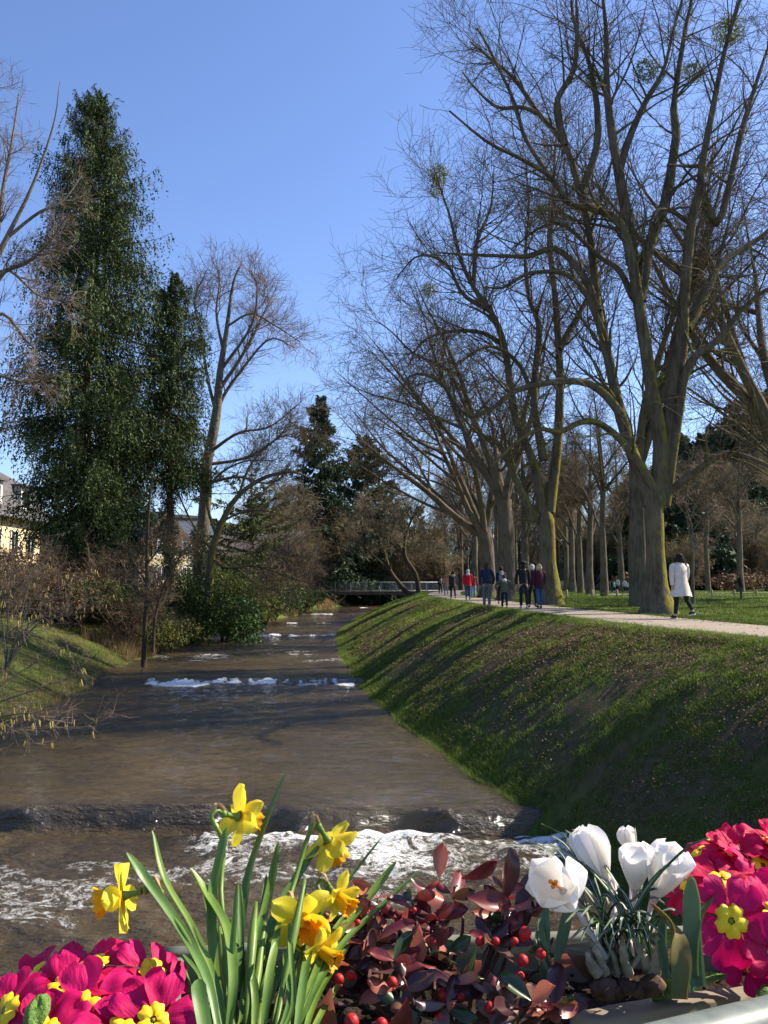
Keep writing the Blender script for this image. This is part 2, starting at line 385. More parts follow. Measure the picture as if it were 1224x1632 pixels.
pat = fbm(X * .9, Y * .9, 0, 61, 4) * .6 + fbm(X * 3.5, Y * 3.5, 0, 62, 3) * .4
edge = (1 - smooth(.0, .5, X - xr(Y))) + smooth(.8, .98, u)
cl = vnoise(X * 5.5, Y * 5.5, 0, 68)
keep = rng.random(n) < np.clip(smooth(.44, .56, pat + .12 * edge + .16 * (cl - .5)) + .05, 0, 1)
X, Y, edge, pat = X[keep], Y[keep], edge[keep], pat[keep]; n = len(X)
sc = (Y / 18) ** .5
blade_field(X, Y, ground(X, Y), rng.uniform(.02, .065, n) * (.7 + .8 * np.clip(edge, 0, 1) + .7 * cl[keep]) * sc, .012 * sc * sc.clip(1) * rng.uniform(.7, 1.4, n), 1.1, rng,
            np.clip(rng.random(n) * .5 + 1.3 * (pat - .45) + .5 * (cl[keep] - .5) + .25 * np.clip(edge, 0, 1), 0, 1), 'bank_grass', GRASSD)
n = 150000; Y = sampY(n, 14, 95, 1.25); X = pl(Y) + PW - .06 + rng.random(n) ** 1.2 * np.maximum(3, .5 * Y - pl(Y))
sc = (Y / 20) ** .7; pat = fbm(X * 1.2, Y * 1.2, 0, 63, 4)
blade_field(X, Y, ground(X, Y), rng.uniform(.03, .07, n) * sc, .015 * sc * rng.uniform(.7, 1.4, n), .9, rng, np.clip(.45 + (pat - .5) * 1.6 + rng.uniform(-.3, .35, n), 0, 1), 'lawn_grass', GRASSM)
n = 65000; Y = sampY(n, 14, 60, 1.1); X = xl(Y) - rng.random(n) * 7
sc = (Y / 20) ** .6; pat = fbm(X * 1.2, Y * 1.2, 0, 64, 4)
blade_field(X, Y, ground(X, Y), rng.uniform(.03, .09, n) * sc, .012 * sc * rng.uniform(.7, 1.4, n), .9, rng, np.clip(.4 + (pat - .5) * 1.6 + rng.uniform(-.3, .35, n), 0, 1), 'left_bank_grass', GRASSL)
n = 34000; Y = sampY(n, 10, 60, 1.3); X = xr(Y) - .08 + rng.random(n) ** 2 * .7; k = vnoise(X * 1.5, Y * 1.5, 0, 69) > .4; X, Y = X[k], Y[k]; n = len(X)
blade_field(X, Y, ground(X, Y).clip(zw(Y) - .02), rng.uniform(.03, .11, n), .011 * (Y / 18) ** .6 * rng.uniform(.7, 1.4, n), 1.3, rng, rng.uniform(.3, 1, n), 'waterline_grass', GRASSM)
# leaf litter on the shaded bank and in the lawn
def litter(X, Y, size, name):
    n = len(X); Z = ground(X, Y) + .02 + rng.uniform(0, .02, n)
    a = rng.uniform(0, 2 * np.pi, n); t = nrm(np.stack([np.cos(a), np.sin(a), rng.uniform(-.5, .5, n)], -1)); s = nrm(np.cross(t, np.stack([rng.normal(0, .4, n), rng.normal(0, .4, n), np.ones(n)], -1)))
    c = np.stack([X, Y, Z], -1); k = (size * rng.uniform(.6, 1.3, n))[:, None]
    V = np.stack([c - t * k, c - s * k * .6 + [0, 0, .006], c + t * k, c + s * k * .6 + [0, 0, .01]], 1).reshape(-1, 3)
    return tag(link(name, mk_mesh(name, V, [np.arange(4 * n).reshape(-1, 4)], LITM, rnd=np.repeat(rng.random(n), 4), smoothf=False)), kind='stuff')
n = 70000; Y = sampY(n, 9.5, 60, 1.2); X = xr(Y) + rng.random(n) ** .8 * (pl(Y) - xr(Y)); k = fbm(X * .6, Y * .6, 0, 66, 3) + rng.uniform(-.12, .12, n) < .55
litter(X[k], Y[k], .024 * (Y[k] / 18) ** .6, 'leaf_litter')
n = 9000; Y = sampY(n, 14, 50, 1.2); X = pl(Y) + PW + rng.random(n) * 14; litter(X, Y, .025 * (Y / 20) ** .5, 'lawn_leaf_litter')
n = 1400; Y = sampY(n, 14, 50, 1.2); X = pl(Y) + PW * (.5 + .5 * np.sign(rng.random(n) - .5) * rng.random(n) ** .35)
litter(X, Y, .02 * (Y / 20) ** .5, 'path_leaf_litter')
# ------------------------------------------------------------------ trees
def barkmat(name, c1, c2, moss=None, mossdir=(1, 0, .3), mlo=.55, mhi=.75, bs=1.0):
    m, nt, out = NT(name)
    n = noise(nt, 9 * bs, 7, .7, stretch=(1, 1, .16), dist=.4); n2 = noise(nt, 1.2 * bs, 4)
    col = mixc(nt, ramp(nt, n, .3, .7), c1, c2); col = mixc(nt, mth(nt, 'MULTIPLY', ramp(nt, n2, .35, .65), .45), col, tuple(x * 1.35 for x in c2))
    if moss:
        g = nt.nodes.new('ShaderNodeNewGeometry'); vm = nt.nodes.new('ShaderNodeVectorMath'); vm.operation = 'DOT_PRODUCT'
        d = Vector(mossdir).normalized(); vm.inputs[1].default_value = d; nt.links.new(g.outputs['Normal'], vm.inputs[0])
        v = mth(nt, 'MULTIPLY_ADD', vm.outputs['Value'], .42, mth(nt, 'MULTIPLY', noise(nt, 2.6 * bs, 6, .7), 1.3))
        tc = nt.nodes.new('ShaderNodeTexCoord'); sx = nt.nodes.new('ShaderNodeSeparateXYZ'); nt.links.new(tc.outputs['Object'], sx.inputs[0])
        v = mth(nt, 'SUBTRACT', v, mth(nt, 'MULTIPLY', ramp(nt, sx.outputs[2], 5, 16), .3))
        mc = mixc(nt, noise(nt, 25 * bs, 4), moss, tuple(x * .6 for x in moss))
        col = mixc(nt, ramp(nt, v, mlo, mhi), col, mc)
    finish(nt, out, col, .95, .1, bumpn(nt, noise(nt, 9 * bs, 7, .7, stretch=(1, 1, .22)), 1.0, .14 / bs)); return m
BARK = barkmat('lime_bark', (.06, .047, .03), (.17, .14, .095), (.27, .24, .04), mlo=.72, mhi=.92)
TWIG = M('twigs', (.075, .056, .036), (.15, .115, .07), scale=.8, rough=.85, spec=.15)
TWIGB = M('brown_twigs', (.15, .118, .068), (.27, .215, .125), scale=.5, rough=.85, spec=.15, objrnd=.5)
BARK2 = barkmat('grey_lime_bark', (.065, .052, .036), (.17, .14, .10), (.16, .16, .045), mlo=.98, mhi=1.2)
BARKL = barkmat('pale_bark', (.10, .085, .065), (.21, .18, .135), (.16, .15, .05), mlo=1.0, mhi=1.2)
BARKD = barkmat('dark_bark', (.04, .03, .022), (.085, .065, .045), (.10, .11, .03), mlo=.95, mhi=1.15)
TWIGL = M('pale_twigs', (.16, .115, .085), (.26, .19, .14), scale=.6, rough=.85, spec=.15)

def resamp(P, r, K):
    P = np.asarray(P, float); r = np.asarray(r, float); n = len(P)
    Q = np.vstack([2 * P[0] - P[1], P, 2 * P[-1] - P[-2]]); t = np.linspace(0, n - 1 - 1e-6, K); i = t.astype(int); u = (t - i)[:, None]
    a, b, c, d = Q[i], Q[i + 1], Q[i + 2], Q[i + 3]
    o = .5 * ((2 * b) + (c - a) * u + (2 * a - 5 * b + 4 * c - d) * u ** 2 + (3 * b - a - 3 * c + d) * u ** 3)
    return o, np.interp(t, np.arange(n), r)
def spawn(rng, P, Rd, n, t0, t1, L, ang, K, up=0.0, wob=.15, rr=.55, rmin=.004, rmax=9, tp=1.0, lt=.5, side=None):
    """n children on the parents; L base length, shortened towards the tips"""
    N, KP, _ = P.shape
    ln = np.linalg.norm(np.diff(P, axis=1), axis=2).sum(1); w = ln / ln.sum()
    i = rng.choice(N, n, p=w); t = t0 + (t1 - t0) * rng.random(n) ** tp
    x = t * (KP - 1.001); k = x.astype(int); u = (x - k)[:, None]
    p0 = P[i, k] * (1 - u) + P[i, k + 1] * u; T = nrm(P[i, k + 1] - P[i, k]); r = Rd[i, k] * (1 - u[:, 0]) + Rd[i, k + 1] * u[:, 0]
    q = rng.normal(size=(n, 3)); 
    if side is not None: q = q + side
    q = nrm(q - (q * T).sum(1, keepdims=True) * T)
    a = ang * rng.uniform(.6, 1.35, n)[:, None]; d = nrm(np.cos(a) * T + np.sin(a) * q)
    ll = L * rng.uniform(.55, 1.3, n) * (1 - lt * t); st = (ll / (K - 1))[:, None]
    out = np.zeros((n, K, 3)); out[:, 0] = p0; c = p0
    drift = rng.normal(size=(n, 3)) * wob * .5
    for j in range(1, K):
        d = nrm(d + rng.normal(size=(n, 3)) * wob + drift + np.array([0, 0, 1.0]) * up); c = c + d * st; out[:, j] = c
    r0 = np.clip(r * rr * rng.uniform(.7, 1.2, n), rmin * 1.3, rmax)
    return out, r0[:, None] + (rmin - r0[:, None]) * np.linspace(0, 1, K) ** .8
def rough_trunk(V, amt, s=1.5, seed=3):
    f = fbm(V[:, 0] * s, V[:, 1] * s, V[:, 2] * s * .35, seed, 4) - .5
    return f * amt
class Tree:
    def __init__(s, seed): s.rng = np.random.default_rng(seed); s.limbs = []; s.levels = []
    def limb(s, P, r, K=None, wob=.0):
        K = K or max(8, len(P) * 3); P, r = resamp(P, r, K)
        if wob: P[1:] += np.cumsum(s.rng.normal(size=(K - 1, 3)) * wob, 0)
        s.limbs.append((P, r)); return s
    def trunkmesh(s, sides=12, amt=.12):
        g = Geo()
        for k, (P, r) in enumerate(s.limbs):
            V, F = tubes(P[None], r[None], sides if r[0] > .12 else 7)
            sd = sides if r[0] > .12 else 7
            C = np.repeat(P, sd, 0); D = V - C
            f = 1 + amt * 4 * (fbm(V[:, 0] * 2.2 + k, V[:, 1] * 2.2, V[:, 2] * .5, 3, 4) - .5) * (1 if sd == sides else .6)
            g.add(C + D * f[:, None], F, 0)
        return g
    def base(s):
        K = 14; P = []; r = []
        for a, b in s.limbs:
            o, q = resamp(a, b, K); P.append(o); r.append(q)
        return np.array(P), np.array(r)
    def crownmesh(s, levels, name, mat):
        Vs, Fs, n = [], [], 0
        for P, r, sd in levels:
            V, F = tubes(P, r, sd); Vs.append(V); Fs.append(F + n); n += len(V)
        return mk_mesh(name, np.concatenate(Vs), Fs, mat)

def px_limb(T, d, pts, r0, r1, K=None, zoff=None, dy=0.0, base=None):
    """limb traced in the photograph, at distance d (leaning by dy towards/away along its length)"""
    n = len(pts); P = [at(x, y, d + dy * (i / (n - 1)) ** 1.3) for i, (x, y) in enumerate(pts)]
    if base is not None: P = [p - base for p in P]
    r0 *= .88; T.limb(P, .026 + (r0 - .026) * (1 - np.linspace(0, 1, n)), K)

def finish_tree(T, label, loc, group=None, nl=(90, 900, 5000), L=(3.2, 1.3, .55), mat=None, twig=None, name='lime_tree', up=(.06, .02, .0), sides=14, ang=(.8, .85, .85), t0=.25, r2=.02, rt=.0045, cat='tree', amt=.12, side=None, k3=3):
    mat = mat or BARK; twig = twig or TWIG
    o = thing(name, label, cat, loc, 0, group)
    T.trunkmesh(sides, amt).obj('trunk', mat, o)
    P, r = T.base(); P, r = P[1:] if len(P) > 1 else P, r[1:] if len(r) > 1 else r
    P1, r1 = spawn(T.rng, P, r, nl[0], t0, .97, L[0], ang[0], 9, up[0], .10, .42, r2 * .4, .06, side=side, lt=.35)
    V, F = tubes(P1, r1, 5); tag(link('branches', mk_mesh('branches', V, [F], mat), o), kind='stuff')
    Pa = np.concatenate([P1]); 
    P2, rr2 = spawn(T.rng, P1, r1, int(nl[1] * .8), .1, 1, L[1], ang[1], 6, up[1], .12, .5, rt * 1.3, .016, lt=.3)
    P2b, rr2b = spawn(T.rng, P, r, int(nl[1] * .2), .35, 1, L[1] * 1.2, ang[1], 6, up[1], .12, .3, rt * 1.3, .016)
    P2, rr2 = np.concatenate([P2, P2b]), np.concatenate([rr2, rr2b])
    P3, rr3 = spawn(T.rng, P2, rr2, nl[2], .05, 1, L[2], ang[2], k3, up[2], .13, .6, rt, .007, lt=.2)
    c = link('crown', T.crownmesh([(P2, rr2, 3), (P3, rr3, 3)], 'crown', twig), o)
    c['kind'] = 'stuff'
    return o

# --- the great lime by the path
bA = np.array([at(1048, 969, 25.6)[0], 25.6, 0.0]); A = Tree(11); d = 25.6
def flare(T, d, pts, rad, base):
    P = [at(x, y, d) - base for x, y in pts]; P[0][2] = min(P[0][2], -.25); T.limb(P, rad, 26)
flare(A, d, [(1049, 980), (1047, 958), (1046, 930), (1045, 880), (1043, 835), (1041, 800), (1041, 782)], [.72, .46, .34, .29, .29, .31, .25], bA)
Z2 = lambda pts: [(600 + x / 1.813, y / 1.813) for x, y in pts]
for pts, r0, r1, dy in [
    ([(790, 1460), (765, 1380), (735, 1300), (700, 1180), (665, 1010), (640, 900), (620, 700), (590, 560), (545, 420), (470, 330), (400, 230), (330, 170), (270, 120)], .27, .045, 2.0),
    ([(808, 1460), (822, 1280), (800, 1150), (775, 1000), (755, 860), (735, 740), (700, 640), (620, 600), (560, 590), (500, 510), (420, 460), (320, 410), (210, 320)], .27, .045, -2.2),
    ([(740, 760), (720, 600), (700, 500), (680, 380), (665, 250), (665, 120), (655, 0), (640, -150)], .24, .05, -.5),
    ([(815, 1460), (850, 1180), (880, 1000), (890, 850), (910, 650), (935, 550), (940, 480), (975, 300), (1010, 130), (1050, 0), (1080, -150)], .27, .05, -1.2),
    ([(835, 1460), (872, 1200), (905, 1050), (990, 980), (1060, 890), (1140, 830), (1240, 790)], .19, .06, -2.5),
    ([(893, 950), (950, 850), (1000, 760), (1132, 670), (1260, 560)], .22, .05, 2.5),
    ([(830, 1450), (808, 1420), (760, 1340), (700, 1265), (640, 1222), (590, 1220), (530, 1248), (470, 1240), (400, 1280), (330, 1350)], .18, .05, -2.5),
    ([(704, 1195), (660, 1140), (600, 1105), (500, 1105), (400, 1130), (340, 1175), (260, 1200), (180, 1100), (100, 1085), (60, 1160)], .15, .025, -1.5),
    ([(757, 870), (790, 700), (830, 600), (865, 400), (860, 300), (890, 100), (910, 0), (920, -160)], .24, .05, 1.5),
    ([(845, 1420), (920, 1365), (1010, 1310), (1132, 1345), (1250, 1420)], .16, .03, -3),
    ([(640, 900), (600, 800), (520, 720), (440, 740), (380, 740), (250, 735), (180, 730)], .15, .03, 2.0),
    ([(655, 960), (600, 840), (540, 790), (440, 790), (370, 830), (310, 830)], .12, .03, -1.5),
    ([(740, 860), (700, 780), (640, 740), (540, 650), (470, 660), (390, 720)], .13, .03, 1.5),
    ([(590, 560), (640, 400), (620, 200), (570, 60), (560, -90)], .15, .04, 1),
    ([(545, 420), (520, 300), (570, 200), (580, 60), (570, -80)], .14, .04, -1),
    ([(470, 330), (420, 310), (350, 310), (290, 260), (250, 210)], .09, .02, 1),
    ([(500, 510), (430, 400), (400, 300), (330, 150), (290, 80)], .09, .02, -1),
    ([(935, 550), (990, 640), (1050, 400), (1110, 200), (1160, 60)], .17, .04, 1.0),
    ([(910, 650), (850, 610), (800, 620), (780, 740)], .1, .03, -1),
    ([(940, 480), (890, 480), (840, 475)], .08, .03, -1),
    ([(700, 500), (730, 400), (780, 290), (830, 200), (860, 80), (900, -60)], .15, .04, 1.0)]:
    px_limb(A, d, Z2(pts), r0, r1, dy=dy, base=bA)
finish_tree(A, 'huge mossy bare lime tree right behind the person in the white coat', bA, 'bare lime trees along the path', nl=(260, 1700, 8200), L=(3.6, 1.6, .75), r2=.018, rt=.0042, k3=4)

# --- second lime, left of it
bB = np.array([at(874, 949, 36)[0], 36, 0.0]); B = Tree(12); d = 36
flare(B, d, [(877, 957), (875, 940), (873, 900), (872, 860), (870, 830), (869, 815)], [.75, .5, .40, .37, .36, .27], bB)
for pts, r0, r1, dy in [
    ([(478, 1480), (458, 1350), (400, 1200), (370, 1000), (330, 900), (280, 830), (240, 740), (210, 620), (170, 500)], .25, .05, -1),
    ([(500, 1480), (522, 1300), (530, 1100), (520, 900), (500, 700), (510, 600), (515, 450), (530, 300)], .26, .05, 1),
    ([(528, 1010), (600, 880), (640, 800), (690, 700)], .18, .04, 2),
    ([(460, 1510), (400, 1380), (350, 1280), (290, 1250), (230, 1180)], .2, .04, -2),
    ([(482, 1330), (455, 1150), (470, 950), (440, 860), (430, 740), (440, 600), (430, 450)], .2, .05, 2),
    ([(370, 1000), (300, 960), (200, 960), (130, 990), (90, 1060)], .13, .03, -2),
    ([(330, 900), (250, 850), (200, 760), (120, 740), (60, 800)], .13, .03, 1.5),
    ([(455, 1150), (410, 1050), (330, 1000), (250, 1040), (180, 1110)], .13, .03, -3),
    ([(280, 830), (290, 700), (330, 600), (340, 480)], .13, .03, 2)]:
    px_limb(B, d, Z2(pts), r0, r1, dy=dy, base=bB)
finish_tree(B, 'bare forked lime tree rooted right beside the couple with blonde and white hair', bB, 'bare lime trees along the path', nl=(190, 1300, 5600), L=(4.2, 2.1, 1.0), rt=.005)

def lime(*a, **k): return lime_(*a, **{'mat': BARK2, **k})
def lime_(seed, H, r, fork, nl, spread=1.0, lean=(0, 0), label='', loc=(0, 0, 0), counts=(150, 1000, 4200), L=(4.0, 2.1, 1.0), rt=.006, **k):
    T = Tree(seed); g = T.rng
    T.limb([(0, 0, -.3), (0.02, 0, .3), (.05, 0, fork * .5), (0.05 + lean[0] * .1, lean[1] * .1, fork)], [r * 1.6, r * 1.15, r, r * .95], 16)
    for q in range(nl):
        a = 2 * np.pi * q / nl + g.uniform(-.4, .4); e = g.uniform(.45, 1.0) * spread; h = fork; p = np.array([.05 + lean[0] * .1, lean[1] * .1, fork - .3]); P = [p.copy()]
        out = e; 
        for s_ in range(6):
            p = p + np.array([math.cos(a) * out + lean[0] * .25, math.sin(a) * out + lean[1] * .25, (H - fork) / 6 * g.uniform(.8, 1.1) * (1.05 - .3 * e)]) * np.array([1, 1, 1]); P.append(p.copy()); a += g.uniform(-.35, .35); out *= g.uniform(.75, 1.25)
        T.limb(P, r * g.uniform(.42, .55) * (1 - np.linspace(0, .96, 7)) ** 1.1, 18)
        for z in range(2):
            i = g.integers(1, 4); a2 = a + g.uniform(-1.3, 1.3); p = P[i].copy(); Q = [p.copy()]; o2 = g.uniform(.7, 1.3) * spread
            for s_ in range(4): p = p + np.array([math.cos(a2) * o2 + lean[0] * .2, math.sin(a2) * o2, (H - fork) / 9 * g.uniform(.3, 1.0)]); Q.append(p.copy()); a2 += g.uniform(-.3, .3)
            T.limb(Q, np.linspace(r * .22, .015, 5), 14)
    return finish_tree(T, label, loc, nl=counts, L=L, rt=rt, **k)
def gpos(px, Y): x = at(px, 930, Y)[0]; return (x, Y, gz(x, Y))
G1 = 'bare lime trees along the path'
C_ = lime(21, 21, .47, 5.5, 6, 1.25, (-1.2, 0), 'bare lime tree with straight furrowed trunk behind the child in green', gpos(806, 46), group=G1)
D_ = lime(22, 20, .5, 4.2, 7, 1.5, (-2.0, 0), 'wide bare lime tree spreading towards the river, behind the man in grey trousers', gpos(776, 54), group=G1, rt=.007)
E_ = dup(C_, 'mossy bare lime tree half hidden behind the huge one', gpos(1020, 34), 2.2, (.78, .78, 1.05))
F_ = lime(23, 24, .55, 6, 7, 1.15, (-.6, 0), 'bare lime tree just outside the right edge, its boughs reaching in', gpos(1262, 33), group=G1, counts=(110, 800, 3400))
F2 = dup(D_, 'bare lime tree on the open lawn right of the white coated person', gpos(1330, 52), 1.1, 1.15)
# --- slim alley trees further off
def slim(*a, **k): return slim_(*a, **{'mat': BARK2, **k})
def slim_(seed, H, r, label, loc, counts=(70, 700, 3200), L=(2.6, 1.2, .6), rt=.008, **k):
    T = Tree(seed); g = T.rng
    P = [(0, 0, -.2), (0, 0, H * .15), (g.normal() * .1, 0, H * .35), (g.normal() * .25, g.normal() * .25, H * .65), (g.normal() * .4, g.normal() * .4, H)]
    T.limb(P, [r * 1.25, r, r * .8, r * .45, .03], 20); T.limb([np.array(P[2]) * 1, (np.array(P[3]) + np.array(P[2])) / 2 + [.1, 0, 0], P[3], P[4]], [r * .7, r * .6, r * .45, .03], 12)
    for q in range(5):
        a = g.uniform(0, 6.3); h = H * g.uniform(.28, .6); p = np.array([0, 0, h]); Q = [p.copy()]
        for s_ in range(4): p = p + np.array([math.cos(a), math.sin(a), g.uniform(.9, 1.7)]) * H * .06; Q.append(p.copy())
        T.limb(Q, np.linspace(r * .4, .03, 5), 12)
    return finish_tree(T, label, loc, nl=counts, L=L, rt=rt, **k)
S1 = slim(31, 15, .26, 'slim bare tree left of the small crowd on the far lawn', gpos(963, 60), group='slim bare trees on the far lawn')
S2 = slim(32, 14, .3, 'slim bare tree second left of the small crowd on the far lawn', gpos(940, 68), group='slim bare trees on the far lawn')
alley = [(925, 72, S1, 1.0, 'third slim bare tree left of the far crowd'), (912, 84, S2, 1.1, 'fourth slim bare tree left of the far crowd, beyond the branching path'), (903, 98, S1, 1.15, 'fifth and farthest slim bare tree left of the far crowd'),
         (838, 70, S2, 1.1, 'slim bare tree seen between the two people dressed in black'), (822, 84, S1, 1.1, 'slim bare tree behind the green jacketed child'), (792, 76, S1, .95, 'slim bare tree seen between two broad trunks behind the lamp'),
         (757, 92, S2, 1.2, 'slim bare tree just right of the lantern'), (990, 92, S2, 1.2, 'slim bare tree rising behind the small crowd'), (735, 118, S1, 1.3, 'slim bare tree left of the lantern, beyond the footbridge'),
         (1128, 96, S1, 1.1, 'slim bare tree behind the lady looking at her phone'), (1180, 84, S2, 1.1, 'slim bare tree behind the low posts, right of the phone reader')]
for i, (px, Y, src, sc_, lb) in enumerate(alley): dup(src, lb, gpos(px, Y), i * 1.3, sc_)
# young staked tree
slim(33, 7.2, .075, 'young pale bare tree with candelabra branches right of the white coat', gpos(1104, 38), counts=(34, 200, 700), L=(1.5, .6, .35), mat=BARKL, twig=TWIGL, rt=.006, name='young_tree')

# --- left bank: bare beech behind the spruces
T = Tree(41); d = 50; bb = np.array([at(322, 930, d)[0], d, .2])
flare(T, d, [(318, 950), (320, 900), (328, 780), (330, 740), (345, 660), (350, 600), (362, 520), (372, 450), (385, 420)], [.5, .42, .36, .34, .28, .22, .15, .08, .03], bb)
for pts, r0, dy in [([(338, 700), (352, 640), (385, 590), (430, 540), (470, 555)], .16, 1), ([(345, 660), (330, 600), (322, 540), (310, 480), (330, 430)], .14, -1), ([(350, 620), (390, 560), (420, 500), (440, 460)], .14, 2),
                    ([(335, 720), (380, 690), (430, 680), (480, 640)], .13, -2), ([(333, 740), (390, 730), (440, 700), (470, 660)], .12, 2), ([(356, 560), (345, 500), (350, 450), (345, 420)], .12, 1), ([(352, 590), (400, 520), (410, 460), (400, 430)], .12, -1),
                    ([(330, 770), (380, 760), (430, 770), (475, 740)], .12, -3), ([(328, 790), (300, 740), (280, 700), (270, 660)], .1, 1), ([(362, 520), (400, 500), (440, 520), (478, 545)], .09, 0)]:
    px_limb(T, d, pts, r0, .03, dy=dy, base=bb)
finish_tree(T, 'tall bare beech with fine reddish twigs right of the dark spruces', bb, nl=(160, 1300, 5200), L=(2.6, 1.4, .75), mat=BARKL, twig=TWIGL, name='beech_tree', rt=.006, up=(.06, .05, .04))
# tree at the left edge of the frame
T = Tree(42); d = 30; bb = np.array([at(-60, 930, d)[0], d, .2])
flare(T, d, [(-60, 960), (-58, 800), (-50, 600), (-30, 470), (10, 380), (50, 300), (85, 200), (95, 130)], [.34, .28, .22, .16, .09, .06, .03, .012], bb)
for pts, r0, dy in [([(-40, 530), (0, 440), (40, 420), (75, 390), (110, 340)], .13, -1), ([(-30, 470), (-5, 380), (5, 300), (20, 220), (30, 150)], .12, 1), ([(-45, 560), (0, 500), (40, 540), (60, 560)], .1, -1), ([(-52, 650), (-10, 600), (40, 610), (90, 600)], .09, 0),
                    ([(10, 380), (60, 340), (100, 320), (130, 280)], .08, 1), ([(-30, 470), (10, 430), (60, 470), (110, 480)], .08, -1), ([(-20, 440), (-10, 300), (-15, 180), (0, 120)], .09, 0), ([(-55, 700), (-20, 690), (20, 680)], .07, 0)]:
    px_limb(T, d, pts, r0, .02, dy=dy, base=bb)
finish_tree(T, 'bare tree at the left edge, its branches crossing the big spruce', bb, nl=(70, 520, 2400), L=(1.5, .9, .55), mat=BARKL, twig=TWIGL, name='bare_tree', rt=.004)
# arching mossy tree leaning over the water
T = Tree(43); d = 44; bb = np.array([at(335, 930, d)[0], d, .1])
flare(T, d, [(332, 930), (338, 880), (355, 830), (380, 790), (420, 762), (465, 752), (500, 765)], [.24, .2, .16, .13, .1, .07, .03], bb)
for pts, r0, dy in [([(345, 855), (330, 800), (345, 760), (390, 735), (440, 735)], .1, 1), ([(355, 830), (390, 815), (430, 815), (470, 830)], .08, -1), ([(380, 790), (400, 740), (440, 700), (480, 690)], .08, 1), ([(338, 890), (360, 905), (400, 902), (430, 908), (465, 922), (500, 930)], .1, -2),
                    ([(375, 905), (395, 920), (415, 935), (440, 940)], .06, -1), ([(340, 880), (310, 840), (290, 800), (275, 760)], .08, 0)]:
    px_limb(T, d, pts, r0, .02, dy=dy, base=bb)
finish_tree(T, 'crooked mossy tree arching over the left bank towards the footbridge', bb, nl=(90, 800, 3400), L=(2.4, 1.3, .7), name='leaning_tree', rt=.006)
# thin twin saplings at the left water edge
T = Tree(44); d = 33.0; bb = np.array([at(230, 1046, d)[0], d, gz(at(230, 1046, d)[0], d)])
flare(T, d, [(229, 1052), (231, 1000), (234, 940), (234, 880), (238, 800), (246, 740)], [.12, .09, .08, .07, .05, .02], bb)
for pts, r0, dy in [([(244, 1040), (247, 985), (262, 935), (285, 890), (310, 860)], .08, 1), ([(234, 930), (215, 900), (200, 870)], .04, 0), ([(234, 900), (255, 870), (268, 830)], .04, 0), ([(247, 985), (240, 960), (225, 955)], .03, 0)]:
    px_limb(T, d, pts, r0, .015, dy=dy, base=bb)
finish_tree(T, 'thin bare sapling with a leaning second stem at the left water edge', bb, nl=(60, 380, 1500), L=(1.2, .6, .35), name='sapling', rt=.004, mat=BARKD)
# two leaning trees by the right end of the footbridge
for sd, px, pts, lb in [(45, 668, [(668, 948), (662, 915), (645, 885), (648, 850), (655, 830)], 'small leaning tree at the right end of the footbridge'), (46, 655, [(655, 950), (638, 932), (622, 910), (612, 880), (600, 850)], 'strongly tilted bare tree rooted beside the footbridge, leaning over the water')]:
    T = Tree(sd); d = 96; bb = np.array([at(px, 930, d)[0], d, .1]); flare(T, d, pts, np.linspace(.3, .12, 5), bb)
    for q in range(6):
        x, y = pts[2 + q % 3]; px_limb(T, d, [(x, y), (x + (q - 3) * 9, y - 25), (x + (q - 3) * 17, y - 45), (x + (q - 3) * 24, y - 55)], .12, .04, base=bb, dy=(q % 3 - 1) * 3)
    finish_tree(T, lb, bb, nl=(70, 500, 2000), L=(2.4, 1.3, .7), name='leaning_tree', rt=.012, mat=BARKD, twig=TWIGB)

# --- woodland behind: bare bushy trees, shared shapes
def bushy(seed, H, stems, spread, counts, L, label, loc, rt=.012, mat=None, twig=None, name='bare_tree', cat='tree', **k):
    T = Tree(seed); g = T.rng; T.limb([(0, 0, -.4), (0, 0, .2), (0, 0, .5)], [.2 * H / 10, .15 * H / 10, .1], 6)
    for q in range(stems):
        a = 2 * np.pi * q / stems + g.uniform(-.4, .4); p = np.array([0, 0, .1]); P = [p.copy()]; o = g.uniform(.2, 1) * spread
        for s_ in range(5): p = p + np.array([math.cos(a) * o, math.sin(a) * o, H / 5.5 * g.uniform(.8, 1.1) * (1.1 - .35 * o / spread)]); P.append(p.copy()); a += g.uniform(-.3, .3)
        T.limb(P, np.linspace(.012 * H, .02, 6), 12)
    return finish_tree(T, label, loc, nl=counts, L=L, rt=rt, mat=mat or BARKD, twig=twig or TWIGB, name=name, cat=cat, t0=.1, sides=8, **k)
W1 = bushy(51, 14, 9, .75, (150, 1200, 4600), (3.0, 1.7, .9), 'brown twiggy tree screening the left end of the footbridge', gpos(462, 101), rt=.016)
W2 = bushy(52, 11, 12, .95, (150, 1200, 4600), (2.6, 1.5, .8), 'rounded brown leafless tree behind the middle of the footbridge', gpos(585, 118), rt=.016)
W3 = slim(53, 17, .24, 'tall bare woodland tree behind the lamp', gpos(712, 132), counts=(120, 1000, 4200), L=(3.4, 1.8, .9), rt=.016, mat=BARKD, twig=TWIGB, name='bare_tree')
GW = 'bare trees of the wood beyond the park'
for w in (W1, W2, W3): w['group'] = GW
rg = random.Random(5)
